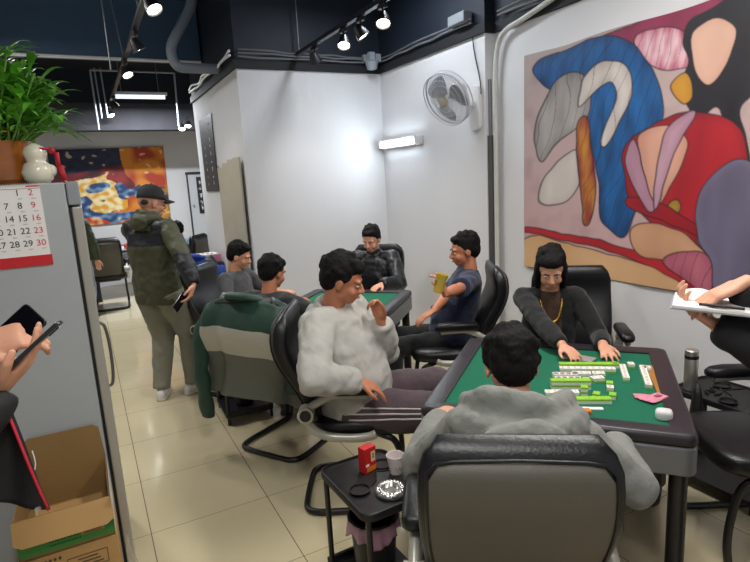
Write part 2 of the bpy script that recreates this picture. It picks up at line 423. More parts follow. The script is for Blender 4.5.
def paint(nu, nv):
    # the drawing laid out on the cloth: polygons with dark ink outlines and brush streaks
    g = np.array([to_px(V((XB, BY0+(BY1-BY0)*i/(nu-1), BZ1+(BZ0-BZ1)*j/(nv-1)))) for j in range(nv) for i in range(nu)])
    uu = np.tile(np.linspace(0, 1, nu), nv)*1.5; vv = np.repeat(np.linspace(0, 1, nv), nu)
    X = g[:, 0]+2.0*nnoise(uu, vv, 16); Y = g[:, 1]+2.0*nnoise(uu, vv, 19)
    base = np.array(H_('a89793'))[None]*(1-vv[:, None])+np.array(H_('c9a3a4'))[None]*vv[:, None]
    C = base*(1-.18*np.clip(nnoise(uu, vv, 23), 0, 1))[:, None]
    for P, a, b, s in shapes:
        ok = (X > P[:, 0].min()-3) & (X < P[:, 0].max()+3) & (Y > P[:, 1].min()-3) & (Y < P[:, 1].max()+3)
        ix = np.where(ok)[0]
        if not len(ix): continue
        x = X[ix]; y = Y[ix]; ins = np.zeros(len(ix), bool); dm = np.full(len(ix), 1e9); n = len(P)
        for i in range(n):
            x0, y0 = P[i-1]; x1, y1 = P[i]
            c = ((y1 > y) != (y0 > y)) & (x < (x0-x1)*(y-y1)/((y0-y1) or 1e-9)+x1); ins ^= c
            L = (x1-x0)**2+(y1-y0)**2+1e-9; t = np.clip(((x-x0)*(x1-x0)+(y-y0)*(y1-y0))/L, 0, 1)
            dm = np.minimum(dm, np.hypot(x-x0-t*(x1-x0), y-y0-t*(y1-y0)))
        st = .5+.5*nnoise(uu[ix]*1.6, vv[ix]*.45, s*2.6)
        st = np.clip(st*.75+.35*np.clip(1-dm/9, 0, 1), 0, 1)
        col = a[None]*(1-st[:, None])+b[None]*st[:, None]
        lines = np.abs(np.sin((x*.55+y*.18)*.55+3*nnoise(uu[ix], vv[ix], 9)))
        if s >= 10: col = col*(1-.45*(lines < .12))[:, None]
        ink = np.clip(1.3-dm, 0, 1)*.75
        m = ins
        C[ix[m]] = col[m]
        k = (dm < 1.3); C[ix[k]] = C[ix[k]]*(1-ink[k])[:, None]+np.array(H_('2a1c22'))[None]*ink[k][:, None]
    return C
BNU, BNV = 540, 360
mbb = MB(); mbb.grid(banner_p, BNU, BNV); bme = mbb.mesh('banner', mat_vcol('banner_print', .55)); CC = np.ones((BNU*BNV, 4)); CC[:, :3] = paint(BNU, BNV)
bme.color_attributes.new('ink', 'FLOAT_COLOR', 'POINT').data.foreach_set('color', CC.ravel()); bme.polygons.foreach_set('use_smooth', [True]*len(bme.polygons))
bo = bpy.data.objects.new('banner', bme); COL.objects.link(bo)
bo.modifiers.new('s', 'SOLIDIFY').thickness = .002
tag(bo, 'large wall banner of red, blue and peach painted shapes behind the card table', 'banner')
# far poster
def poster_p(u, v): return (-.40+1.86*u-.02*v, 10.97-.01*math.sin(5*u), 2.44-1.32*v+.02*u-.03*math.sin(u*3)*(1-v)*0)
def pdesign(u, v):
    n1 = nz(u*3, v*3, 1); n2 = nz(u*7, v*6, 4); n3 = nz(u*16, v*16, 8)
    t = v+.35*n1+.12*n2
    c = mixc(H_('141a3a'), H_('2a2c4c'), n3+.5)
    if t > .22+.08*n2: c = mixc(H_('3a0d18'), H_('8a2024'), n2*1.9+.4)
    if t > .34 and .3 < u < .7: c = mixc(H_('5a1420'), H_('a02a24'), n2*1.6+.5)
    if u > .62+.2*n1 and t < .75: c = mixc(H_('b03a18'), H_('e08a24'), n2*2+.5)
    if .1 < u < .62 and .42 < t < .8 and (u+.4*n2) < .55: c = mixc(H_('e0a020'), H_('f4e6b0'), n3*1.5+.5)
    if .66 < t < .86 and .12 < u < .75: c = mixc(H_('1c3f70'), H_('6f93b4'), n3*2+.3)
    if t > .86: c = mixc(H_('c03a24'), H_('e8b070'), n3*2+.4)
    if u > .8 and v > .55: c = mixc(H_('16183a'), H_('e0a030'), n2*2+.3)
    if n3 > .42: c = mixc(c, H_('f0d8b0'), .6)
    return c
po = art_mesh('banner', MATS['banner_print'], poster_p, pdesign, 170, 120); po.modifiers.new('s', 'SOLIDIFY').thickness = .003
tag(po, 'dark blue and fiery orange painted banner on the far wall', 'banner')

# ---------------------------------------------------------------- services on the walls and ceiling
def bundle(name, lines, r, m, label, cat='cable'):
    mb = MB()
    for i, L in enumerate(lines): mb.tube(smooth_path(L, 5), r, 8)
    o = mb.build(name, m, smooth=True); tag(o, label, cat); return o
def wob(a, b, n, s, seed):
    rnd = random.Random(seed); a, b = V(a), V(b)
    return [a+(b-a)*i/n+V((rnd.uniform(-s, s), rnd.uniform(-s, s), rnd.uniform(-s, s))) for i in range(n+1)]
z = WT+.075
bundle('cable', [wob((XL+.02, YB-.05, z+dz), (XR-.06, YB-.05, z-.01+dz), 9, .008, 3+i) for i, dz in enumerate((0, .03, .055))], .009, greypl, 'grey cables run along the top of the back wall')
bundle('cable', [wob((XR-.05, YB-.05, z+dz), (XR-.05, YJ+.1, z+dz), 8, .008, 13+i) for i, dz in enumerate((0, .03))], .009, greypl, 'grey cables run along the top of the fan wall')
bundle('cable', [wob((XB-.05, YJ-.1, z+dz), (XB-.05, .6, z+dz), 12, .01, 23+i) for i, dz in enumerate((0, .04))], .010, greypl, 'grey cables run along the wall top above the big banner')
bundle('cable', [wob((XL-.05, YB, z+dz), (XL-.05, 7.6, z+dz), 7, .02, 33+i) for i, dz in enumerate((0, .04))], .012, whitepl, 'pale cables run along the top of the partition side')
# junction box and cluster in the corner
mb = MB(); mb.box((XR-.06, 3.9, WT+.13), (.09, .22, .08)); o = mb.build('junction_box', mat('box_grey', '8b9096', .5), bevel=.008); tag(o, 'grey junction box on the wall top above the fan', 'junction box')
mb = MB(); c0 = V((XR-.16, YB-.12, WT+.05)); mb.lathe([(.0, -.07), (.05, -.055), (.065, -.01), (.065, .03), (.03, .05), (0, .05)], c0, 18)
for a in range(3): mb.box(c0+V((.07*math.cos(a*2.1), .07*math.sin(a*2.1), .06)), (.06, .05, .07))
o = mb.build('security_camera', mat('cam_grey', '9aa0a8', .3), smooth=True); tag(o, 'small grey dome camera in the corner at the wall top', 'camera')
# white conduit bend at the jog, then the thin pipe down and grey sleeve
pz = [onx(560, -8, XB-.06), onx(545, 3, XB-.06), onx(520, 20, XB-.06), onx(505, 30, XB-.06), onx(498, 45, XB-.05), onx(496, 80, XB-.04)]
for p in pz: p.x = XB-.05
pz += [V((XB-.05, pz[-1].y, 1.9)), V((XB-.05, pz[-1].y, .9)), V((XB-.05, pz[-1].y, .02))]
mb = MB(); mb.tube(smooth_path(pz, 6), .02, 12); o = mb.build('conduit', mat('ivory_pipe', 'c9c8c2', .4), smooth=True); tag(o, 'ivory pipe bending down the wall at left of the big banner', 'pipe')
yy = pz[-1].y+.065
mb = MB(); mb.tube([(XR+.04, yy-.01, 2.42), (XR+.04, yy-.01, 1.98)], .016, 12, 0); mb.tube([(XR+.04, yy-.01, 1.98), (XR+.04, yy-.01, 0.02)], .03, 14, 1)
o = mb.build('drain_pipe', [greypl, mat('dark_sleeve', '4b4b4b', .6)], smooth=True); tag(o, 'dark grey sleeved pipe standing in the wall corner beside the fan', 'pipe')
# wall fan
fp = onx(478, 108, XR)          # plate
fr = empty('wall_fan', (XR, fp.y, fp.z), 0, 'white oscillating fan mounted high on the right wall', 'fan')
mb = MB(); mb.prism(rrect(.13, .36, .05), 0, .045, M=Matrix(((0, 0, -1), (1, 0, 0), (0, 1, 0)))); mb.build('base_plate', whitepl, fr, bevel=.008)
fpl = V((-.045, 0, .03)); hub = dep(448, 99, 4.55)-V((XR, fp.y, fp.z))
hubw = onx(447, 99, XR-.30)-V((XR, fp.y, fp.z)); hubw = V((hubw.x, hubw.y, hubw.z))
axis = (-_F*.42-RR*.66-UU*.62).normalized()     # the way it blows
mo = hubw-axis*.12
mb = MB(); mb.tube(smooth_path([fpl, fpl+V((-.06, 0, .0)), mo+V((.05, 0, -.08)), mo+V((0, 0, -.03))], 5), .022, 12); mb.build('arm', whitepl, fr, smooth=True)
a_, b_ = frame_from(axis); Mf = Matrix((a_, b_, axis)).transposed()
mb = MB(); mb.lathe([(0, -.09), (.045, -.085), (.065, -.06), (.07, 0), (.06, .04), (0, .045)], mo, 24, M=Mf); mb.build('motor_housing', whitepl, fr, smooth='all')
Rf = .215
mb = MB()
def gp(t, r, off): return hubw+Mf@V((r*math.cos(t), r*math.sin(t), off))
for (off, k) in ((.03, 1), (.0, 1), (-.05, 1)): mb.tube([gp(2*PI*i/48, Rf, off) for i in range(48)], .007 if off == 0 else .004, 6, closed=True)
for rr, off in ((.05, .05), (.09, .048), (.13, .044), (.17, .036)): mb.tube([gp(2*PI*i/40, rr, off) for i in range(40)], .0018, 5, closed=True)
for i in range(72):
    t = 2*PI*i/72; mb.tube([gp(t, .03, .052), gp(t+.15, .12, .046), gp(t+.22, Rf, .0)], .0015, 4)
for i in range(48):
    t = 2*PI*i/48; mb.tube([gp(t, .06, -.09), gp(t, .15, -.085), gp(t, Rf, -.02)], .0015, 4)
mb.build('guard', mat('fan_grille', 'c9cad4', .4), fr, smooth='all')
mb = MB(); mb.lathe([(0, .065), (.03, .062), (.045, .05), (.045, .04), (0, .04)], hubw, 24, M=Mf); mb.build('badge', mat('fan_badge', 'b9b3a0', .4), fr, smooth=True)
for k in range(3):
    mb = MB(); t0 = k*2*PI/3+.3
    mb.grid(lambda u, v: hubw+Mf@V(((.03+.155*v)*math.cos(t0+(u-.3)*1.45*(.5+.5*math.sin(v*PI*.8))), (.03+.155*v)*math.sin(t0+(u-.3)*1.45*(.5+.5*math.sin(v*PI*.8))), -.01+.045*(u-.5))), 9, 7)
    mb.build('blade', mat('fan_blade', '8f9aa0', .25, trans=.2), fr, smooth='all', solid=.003)
cw = [onx(472, 28, XR-.02), onx(474, 50, XR-.015), onx(480, 80, XR-.015), onx(481, 94, XR-.02)]
bundle('cable', [cw], .005, blackpl, 'thin black cord dropping from the junction box to the fan')
# tube light on the fan wall
ta, tb = onx(378, 147, XR-.05), onx(414, 141, XR-.05)
tl = empty('wall_lamp', (XR, (ta.y+tb.y)/2, 2.03), 0, 'short glowing tube lamp fixed to the right wall near the corner', 'lamp'); L = 1.0 if abs(ta.y-tb.y) > 1 else abs(ta.y-tb.y)
yc = min((ta.y+tb.y)/2, YB-.06-L/2); tl.location.y = yc
mb = MB(); mb.box((-.03, 0, 0), (.05, L, .09)); mb.build('housing', whitepl, tl, bevel=.01)
mb = MB(); mb.sweep([(-.07, -L/2+.03, -.005), (-.07, L/2-.03, -.005)], .027, None, 16); mb.build('tube', tubew, tl, smooth=True)
for s_ in (-1, 1):
    mb = MB(); mb.box((-.06, s_*(L/2-.015), 0), (.075, .035, .08)); mb.build('end_cap', whitepl, tl, bevel=.006)
# ---- lighting tracks
def spot_root(p, aim, label, group, glow=True, sc=1.0):
    r = empty('track_spotlight', p, 0, label, 'spotlight', group)
    aim = aim.normalized(); a_, b_ = frame_from(aim); M = Matrix((a_, b_, aim)).transposed()
    mb = MB(); mb.box((0, 0, -.02*sc), (.035*sc, .10*sc, .03*sc)); mb.build('track_adapter', blackpl, r, bevel=.003); mb = MB(); mb.cyl((0, 0, -.03*sc), (0, 0, -.075*sc), .008*sc, n=10); mb.build('stem', blackpl, r, smooth=True)
    c = V((0, 0, -.115*sc))
    mb = MB(); mb.lathe([(0, -.06*sc), (.03*sc, -.06*sc), (.036*sc, -.04*sc), (.05*sc, .0), (.056*sc, .035*sc), (.05*sc, .035*sc), (.047*sc, .02*sc), (0, .012*sc)], c, 20, M=M); mb.build('lamp_head', blackpl, r, smooth=True)
    if glow:
        mb = MB(); mb.lathe([(0, .033*sc), (.03*sc, .031*sc), (.046*sc, .024*sc), (.046*sc, .02*sc), (0, .02*sc)], c, 20, M=M); mb.build('bulb', emitw, r, smooth='all')
    return r
def spot_light(p, aim, power, ang=110, col=(1, .93, .82), size=.05):
    l = bpy.data.lights.new('spot', 'SPOT'); l.energy = power*.5; l.spot_size = math.radians(ang); l.spot_blend = .9; l.color = col; l.shadow_soft_size = size
    o = bpy.data.objects.new('spot', l); COL.objects.link(o); o.location = p; o.rotation_euler = aim.to_track_quat('-Z', 'Y').to_euler(); return o
TZ = 2.95
mb = MB(); mb.box2((.54, 2.8, TZ), (.58, 10.9, TZ+.035)); o = mb.build('lighting_track', blackpl); tag(o, 'long black lighting track hanging over the left aisle', 'lighting track')
for i, (px, py) in enumerate([(140, 7), (128, 48), (118, 75), (110, 102), (108, 112), (105, 121), (101, 134)]):
    y = on(px, py-3, TZ-.11).y; y = min(y, 10.8)
    if i == 4: y = 9.35
    if i == 3: y = 8.4
    if i == 5: y = 10.0
    am = V((.35, -.55, -1)) if i % 2 == 0 else V((.5, .1, -1))
    rs = spot_root((.56, y, TZ), am, ['largest glowing spotlight at the near end of the left ceiling track', 'second nearest glowing spotlight on the left ceiling track, turned sideways', 'third glowing spotlight along the left ceiling track', 'fourth glowing spotlight along the left ceiling track', 'fifth small glowing spotlight on the left track, above the far banner', 'sixth tiny glowing spotlight on the left track, above the far banner', 'farthest tiny spotlight at the end of the left ceiling track'][i], 'spotlights on the left track')
    if i in (0, 2, 4): spot_light((.56+am.x*.03, y+am.y*.03, TZ-.2), V((.15, -.2, -1)), 60)
T2 = 2.90; tx = 2.06
mb = MB(); mb.box2((tx-.02, 2.9, T2), (tx+.02, 5.37, T2+.035)); o = mb.build('lighting_track', mat('track_grey', '3c4048', .3, metal=.5)); tag(o, 'dark grey lighting track hanging before the back wall', 'lighting track')
for i, (px, py) in enumerate([(366, 20), (346, 33), (328, 43), (303, 60)]):
    y = on(px, py-2, T2-.11).y; y = min(y, 5.28)
    am = [V((-.3, -.5, -1)), V((.6, -.3, -1)), V((-.3, -.5, -1)), V((.5, .2, -1))][i]
    spot_root((tx, y, T2), am, ['brightest spotlight, nearest on the track before the back wall', 'tilted spotlight, second on the track before the back wall', 'third glowing spotlight on the track before the back wall', 'spotlight at the far end of the track, against the back wall top'][i], 'spotlights on the back wall track')
    spot_light((tx, y-.02, T2-.2), V((-.05, -.1, -1)), 45)
def rod(a, b, r, label, m=None, name='hanging_rod', group=None, cat='rod'):
    mb = MB(); mb.cyl(a, b, r, n=10); o = mb.build(name, m or greypl, smooth=True); tag(o, label, cat, group); return o
rod(ony(101, -4, 5.6), ony(111, 70, 5.6), .006, 'thin pale rod slanting past the left end of the lighting track', MATS.get('pale_tube'))
rod((tx, 5.3, T2+.035), (tx, 5.3, CZ), .006, 'thin rod holding the far end of the back wall track')
rod((tx, 3.75, T2+.035), (tx, 3.75, CZ), .006, 'thin rod holding the near end of the back wall track')
for k, y in enumerate((4.6, 6.2)): rod((.56, y, TZ+.035), (.50, y+.1, CZ), .005, ['thin rod holding the left ceiling track, nearer one', 'thin rod holding the left ceiling track, farther one'][k])
# hung frame of thin white tubes with a fluorescent lamp
yf = 9.0
A, B, Cc, D = ony(90, 70, yf), ony(174, 73, yf), ony(99, 130, yf), ony(179, 128, yf)
mb = MB(); 
for p, q in ((A, B), (A, Cc), (B, D)): mb.cyl(p, q, .013, n=8)
for x in (94, 100): p = ony(x, 68, yf); mb.cyl(p, ony(x+8, 118, yf), .010, n=8)
o = mb.build('ceiling_rack', mat('pale_tube', '9aa3b0', .4), smooth=True); tag(o, 'thin pale tube frame hanging from the ceiling over the far room', 'frame')
l0, l1 = ony(113, 95, 8.8), ony(167, 97, 8.8)
far_lamp = fl = empty('fluorescent_lamp', (l0+l1)/2, 0, 'pale fluorescent batten hanging in the far room', 'lamp')
mb = MB(); mb.box((0, 0, .03), ((l1-l0).length, .12, .04)); mb.build('housing', whitepl, fl, bevel=.005)
mb = MB(); mb.cyl((-(l1-l0).length/2+.03, 0, -.01), ((l1-l0).length/2-.03, 0, -.01), .03, n=12); mb.build('tube', mat('soft_tube', 'd5e6f2', .4, emit=1.6), fl, smooth=True)
for x in (-.25, .25):
    mb = MB(); mb.cyl((x, 0, .05), (x, 0, CZ-fl.location.z), .006, n=8); mb.build('suspension_wire', greypl, fl)
# two tiny spots near the partition
for k, (px, py) in enumerate(((182, 131), (188, 128))):
    spot_root(ony(px, py-3, 9.3)+V((0, 0, .12)), V((-.2, -.6, -1)), ['tiny glowing spotlight above the far door, left of its pair', 'tiny glowing spotlight above the far door, right of its pair'][k], 'pair of spotlights above the far door')
# big grey pipe top centre left
pp = [ony(192, -5, 6.0), ony(190, 8, 6.0), ony(180, 28, 6.0), ony(172, 44, 6.0), ony(172, 56, 6.0), ony(178, 66, 6.0), ony(190, 68, 6.0)]
for q in pp: q.x = min(q.x, XL-.05)
pp.append(V((XL-.01, 6.0, pp[-1].z)))
mb = MB(); mb.tube(smooth_path(pp, 6), .05, 16); o = mb.build('duct_pipe', mat('pipe_grey', '7c8490', .5), smooth=True); tag(o, 'thick grey bent pipe coming down beside the partition top', 'pipe')
# ================================================================ FURNITURE
def loft(mb, secs, m=0, n=6, e=.45):
    # secs: (centre, xdir, ydir, half x, half y); superelliptic rings
    N = 4*n*2; vs = []; fs = []
    for c, a, b, hx, hy in secs:
        for k in range(N):
            t = 2*PI*k/N; cx, sy = math.cos(t), math.sin(t)
            vs.append(V(c)+V(a)*hx*math.copysign(abs(cx)**e, cx)+V(b)*hy*math.copysign(abs(sy)**e, sy))
    for i in range(len(secs)-1):
        for k in range(N): fs.append((i*N+k, i*N+(k+1) % N, (i+1)*N+(k+1) % N, (i+1)*N+k))
    fs.append(tuple(reversed(range(N)))); fs.append(tuple((len(secs)-1)*N+k for k in range(N)))
    mb.add(vs, fs, m)
X_, Y_, Z_ = V((1, 0, 0)), V((0, 1, 0)), V((0, 0, 1))
def back_axis(t):   # t 0..1 from seat to the top of the backrest
    y = -.20-.10*t-.045*math.sin(t*PI*.9)+.03*math.sin(t*PI*2); z = .47+.55*t
    return V((0, y, z))
def make_chair(label, arms='silver', base='sled'):
    r = empty('office_chair', (0, 0, 0), 0, label, 'chair', None)
    mb = MB(); loft(mb, [((0, .02, .415), X_, Y_, .22, .22), ((0, .02, .425), X_, Y_, .245, .245), ((0, .02, .47), X_, Y_, .255, .255), ((0, .02, .492), X_, Y_, .24, .24), ((0, .02, .50), X_, Y_, .20, .20)]); mb.build('seat', leather, r, smooth='all')
    secs = []
    for i in range(15):
        t = i/14; c = back_axis(t); d = back_axis(min(1, t+.05))-back_axis(max(0, t-.05)); a = V((0, d.z, -d.y)).normalized()
        w = .225+.025*math.sin(t*PI*.8); th = .03+.012*t
        if i == 14: w, th = w-.045, th*.35
        if i == 13: w, th = w-.012, th*.85
        if i == 0: w, th = w-.03, th*.5
        secs.append((c, X_, a, w, th))
    mb = MB(); loft(mb, secs, e=.32); mb.build('backrest', leather, r, smooth='all')
    secs = []
    for i in range(13):
        t = .04+.86*i/12; c = back_axis(t); d = back_axis(min(1, t+.05))-back_axis(max(0, t-.05)); a = V((0, d.z, -d.y)).normalized()
        th = .03+.012*t; w = .225+.025*math.sin(t*PI*.8)-.026; 
        if i in (0, 12): w -= .03
        secs.append((c-a*(th-.002), X_, a, w, .008))
    mb = MB(); loft(mb, secs, e=.25); bp = mb.build('back_panel', leather2, r, smooth='all')
    mb = MB(); pts = []
    def edge(t, s, inset):
        c = back_axis(t); d = back_axis(min(1, t+.05))-back_axis(max(0, t-.05)); a = V((0, d.z, -d.y)).normalized()
        return c-a*(.03+.012*t+.006)+X_*s*(.225+.025*math.sin(t*PI*.8)-inset)
    for t in [0.06+.8*i/12 for i in range(13)]: pts.append(edge(t, -1, .024))
    pts += [edge(.895, -1, .045), edge(.905, -1, .09), edge(.91, 0, .0), edge(.905, 1, .09), edge(.895, 1, .045)]
    for t in [0.06+.8*(12-i)/12 for i in range(13)]: pts.append(edge(t, 1, .024))
    mb.tube(pts, .0045, 6); mb.build('piping', leather, bp, smooth='all')
    if arms:
        am = silver
        for s in (-1, 1):
            x = s*.275; J = V((x, -.235, .56))
            def rib(pts, w=.018, th=.020, mbx=None):
                mbx.sweep(smooth_path(pts, 6), [(w, th)]*(len(pts)*6-5), X_, 12)
            mb = MB()
            rib([J+V((0, -.01, .01)), V((x, -.18, .61)), V((x, -.10, .643)), V((x, .0, .643)), V((x, .07, .638))], mbx=mb)
            rib([J+V((0, -.01, -.01)), V((x, -.215, .49)), V((x, -.14, .44)), V((x, -.02, .425)), V((x, .06, .428)), V((x, .10, .44))], .019, .021, mbx=mb)
            ar = mb.build('armrest', am, r, smooth='all')
            mb = MB(); loft(mb, [(V((x, -.18, .672)), X_, Z_, .022, .014), (V((x, -.16, .673)), X_, Z_, .038, .026), (V((x, .02, .672)), X_, Z_, .041, .028), (V((x, .08, .668)), X_, Z_, .038, .025), (V((x, .105, .665)), X_, Z_, .022, .014)], e=.7); mb.build('arm_pad', leather, ar, smooth='all')
            mb = MB(); mb.cyl(J-X_*.030, J+X_*.030, .040, n=22); mb.build('pivot', am, ar, smooth=True)
            for e_ in (-1, 1): mb = MB(); mb.cyl(J+X_*e_*.031, J+X_*e_*.033, .028, n=20); mb.build('pivot_cap', blackpl, ar, smooth=True)
            mb = MB(); mb.box((s*.245, -.235, .545), (.05, .03, .05)); mb.build('bracket', blackmet, ar); mb = MB(); mb.box((s*.245, .0, .425), (.06, .18, .018)); mb.build('bracket', blackmet, ar)
    mb = MB()
    if base == 'sled':
        p = []
        for s in (-1, 1):
            q = [V((s*.10, .0, .405)), V((s*.20, .13, .40)), V((s*.215, .20, .36)), V((s*.215, .235, .20)), V((s*.22, .235, .07)), V((s*.22, .20, .02)), V((s*.23, .0, .017)), V((s*.235, -.20, .017)), V((s*.20, -.275, .017)), V((s*.10, -.29, .017))]
            p.append(q)
        path = p[0]+list(reversed(p[1]))
        mb.tube(smooth_path(path, 5), .0165, 12)
    mb.build('base', blackmet, r, smooth='all')
    mb = MB(); mb.box((0, 0, .405), (.34, .30, .022)); mb.build('seat_plate', blackmet, r, bevel=.004)
    return r
proto = make_chair('black office chair with grey back panel under the near person in the dark grey hoodie')
used = [False]
def chair(xy, head, label, group=None, tilt=0):
    o = proto if not used[0] else copy_tree(proto); used[0] = True
    o['label'] = label
    o['group'] = 'black office chairs'
    place(o, (xy[0], xy[1], 0), math.atan2(head[1], head[0])-PI/2)
    if tilt: o.rotation_euler.x = tilt
    bpy.context.view_layer.update(); o.matrix_basis = o.matrix_basis
    return o
H1 = (.57, .82)
chairs = {}
chairs['near'] = chair((1.05, 1.225), H1, 'large black office chair nearest the camera, its grey back panel towards us')
HH = (.88, -.47)
chairs['near'].scale = (1, 1, 1.035)
chairs['hoodie'] = chair((1.165, 2.54), HH, 'black office chair with silver looped armrests under the man in the light grey hoodie')
HN = (-.86, .51)
chairs['navy'] = chair((2.19, 3.13), HN, 'black office chair with silver looped armrests under the man in the navy T-shirt')
HL = (-.65, -.76)
chairs['lady'] = chair((2.55, 2.29), HL, 'black office chair behind the woman in the black cardigan, below the big banner')
chairs['edge'] = chair((2.48, 1.2), (-.85, .53), 'empty black office chair cut by the right edge, under the person taking notes')
HJ = (.85, .52)
chairs['jacket'] = chair((1.06, 3.34), HJ, 'black office chair with a green and cream jacket hung over its back')
chairs['far'] = chair((.20, 8.95), (.1, 1), 'black office chair in the far room, its plain back towards us beside the refrigerator')
chairs['farman'] = chair((1.08, 7.95), (-.8, .6), 'black office chair under the distant man in pale blue by the partition')
chairs['blue'] = chair((1.05, 5.65), (.6, .8), 'black office chair with a bright blue jacket hung over its back')
chairs['back'] = chair((2.24, 4.42), (-.7, -.72), 'black office chair under the person in black at the back wall')
chairs['greyman'] = chair((1.03, 4.47), (.72, -.70), 'black office chair under the man in the dark grey T-shirt at the back left')

# mahjong tables
TZT = .785
def make_table(label, loc, rz, size, feltm=felt):
    t = empty('mahjong_table', (*loc, 0), rz, label, 'table', 'square card tables')
    s = size; ins = s-.165
    mb = MB(); out = rrect(s, s, .035, 5); inn = rrect(ins, ins, .006, 5); n = len(out)
    lay = [(rrect(s-.015, s-.015, .03, 5), TZT-.045), (out, TZT-.038), (out, TZT-.016), (rrect(s-.012, s-.012, .03, 5), TZT-.004), (rrect(s-.03, s-.03, .03, 5), TZT), (inn, TZT-.006), (inn, TZT-.03)]
    vs = [V((x, y, z)) for p, z in lay for x, y in p]; fs = []
    for i in range(len(lay)-1):
        for k in range(n): fs.append((i*n+k, i*n+(k+1) % n, (i+1)*n+(k+1) % n, (i+1)*n+k))
    mb.add(vs, fs); mb.build('rim', frame_m, t, smooth=True, angle=50)
    mb = MB(); mb.prism(rrect(ins+.004, ins+.004, .006, 3), TZT-.03, TZT-.014); mb.build('playing_surface', feltm, t)
    mb = MB(); mb.prism(rrect(s+.002, s+.002, .045, 6), TZT-.155, TZT-.048); ap = mb.build('apron', greypl, t, bevel=.01, bseg=3)
    mb = MB(); mb.prism(rrect(s-.035, s-.035, .03, 6), TZT-.052, TZT-.043); mb.build('gasket', blackpl, t)
    mb = MB(); mb.prism(rrect(s-.16, s-.16, .05, 6), TZT-.26, TZT-.16); mb.build('machine_case', mat('case_black', '221f22', .5), t, bevel=.01)
    for sx in (-1, 1):
        for sy in (-1, 1):
            mb = MB(); c = (sx*(s/2-.052), sy*(s/2-.052)); mb.lathe([(0, 0), (.036, 0), (.036, .02), (.031, .03), (.031, TZT-.16), (0, TZT-.16)], (c[0], c[1], 0), 22); mb.build('leg', mat('leg_black', '1d1c1d', .35), t, smooth=True)
    return t
T1C, T1A = V((1.775, 1.71, 0)), math.atan2(-.76, .65)
t1 = make_table('large mahjong table with green felt in front of the big banner', (1.775, 1.71), T1A, .985)
t2 = make_table('mahjong table with green felt behind the man in the light grey hoodie', (1.66, 3.73), math.radians(-45.5), .86)
t3 = make_table('distant mahjong table with a pale top under the far banner', (.45, 9.95), .05, .95, mat('pale_top', 'd8dcdc', .5))

# side tables with tray, cup wells, four legs and a lower shelf
def make_side_table(label, loc, rz, w, d, h, group='small black side tables'):
    t = empty('side_table', (*loc, 0), rz, label, 'side table', group)
    mb = MB(); n = 0
    P = lambda q: rrect(w-q, d-q, .045, 5)
    lay = [(P(.02), h-.035), (P(0), h-.03), (P(0), h-.003), (P(.006), h), (P(.016), h), (P(.022), h-.010), (P(.03), h-.011)]
    n = len(P(0)); vs = [V((x, y, z)) for p, z in lay for x, y in p]; fs = [tuple(reversed(range(n)))]
    for i in range(len(lay)-1):
        for k in range(n): fs.append((i*n+k, i*n+(k+1) % n, (i+1)*n+(k+1) % n, (i+1)*n+k))
    fs.append(tuple((len(lay)-1)*n+k for k in range(n)))
    mb.add(vs, fs); tp = mb.build('tray_top', blackpl, t, smooth=True, angle=50)
    for (cx, cy) in ((-w*.27, -d*.08), (w*.27, d*.20)):
        mb = MB(); mb.lathe([(.036, h-.011), (.041, h-.006), (.042, h-.001), (.038, h-.001), (.035, h-.009), (0, h-.0095)], (cx, cy, 0), 24); mb.build('cup_well', mat('well_black', '0b0b0c', .5), tp, smooth=True)
    mb = MB(); mb.tube([(-w*.27+.04, -d*.08, h-.009), (0, -d*.02, h-.009), (w*.12, d*.13, h-.009), (w*.44, d*.02, h-.009)], .004, 6); mb.build('ridge', blackpl, tp, smooth=True)
    for sx in (-1, 1):
        for sy in (-1, 1):
            mb = MB(); mb.cyl((sx*(w/2-.025), sy*(d/2-.025), .0), (sx*(w/2-.025), sy*(d/2-.025), h-.03), .0115, n=12); mb.build('leg', mat('leg_black', '1d1c1d', .35), t, smooth=True)
    mb = MB(); mb.prism(rrect(w-.01, d-.01, .03, 4), .055, .075); mb.box2((-w/2+.01, -d/2+.005, .075), (w/2-.01, -d/2+.02, .10)); mb.box2((-w/2+.01, d/2-.02, .075), (w/2-.01, d/2-.005, .10)); mb.build('shelf', blackpl, t, bevel=.003)
    return t
ST = .52
s1 = make_side_table('small black side table with a red drink carton, paper cup and ashtray on it', (.882, 1.80), math.radians(2), .315, .415, ST)
s2 = make_side_table('small black side table at the right between the thermos and the armrest', (2.80, 1.50), math.radians(0), .32, .46, ST)
s2.location = (2.775, 1.50, 0)
s3 = make_side_table('small black side table half hidden behind the hanging green jacket', (.885, 3.97), math.radians(-2), .36, .42, ST)

# bins with pink liners
def make_bin(label, loc, r0=.085, r1=.108, h=.30, z0=.076):
    b = empty('waste_bin', (loc[0], loc[1], z0), 0, label, 'bin', 'waste bins with pink liners')
    mb = MB(); mb.lathe([(0, 0), (r0-.01, 0), (r0, .01), (r1, h-.02), (r1+.006, h-.012), (r1+.004, h), (r1-.004, h), (r1-.008, h-.02), (r0-.006, .015), (0, .015)], (0, 0, 0), 32); mb.build('bucket', blackpl, b, smooth=True)
    mb = MB()
    def fn(u, v):
        a = 2*PI*u; w = .006*math.sin(9*a)+.004*math.sin(17*a+1)
        if v < .5: r = (r1-.012)+.022*(v/.5); z = h-.10+.105*(v/.5)
        else: q = (v-.5)/.5; r = r1+.008+w*q*1.4+.002*q; z = h+.004-(.075+.02*math.sin(3*a+1)+.008*math.sin(11*a))*q
        return (r*math.cos(a), r*math.sin(a), z)
    mb.grid(fn, 64, 12, cu=True); mb.build('liner', pinkbag, b, smooth='all', solid=.0015)
    return b
make_bin('black bin with a pink liner on the lower shelf of the nearest side table', (.86, 1.79), .075, .095)
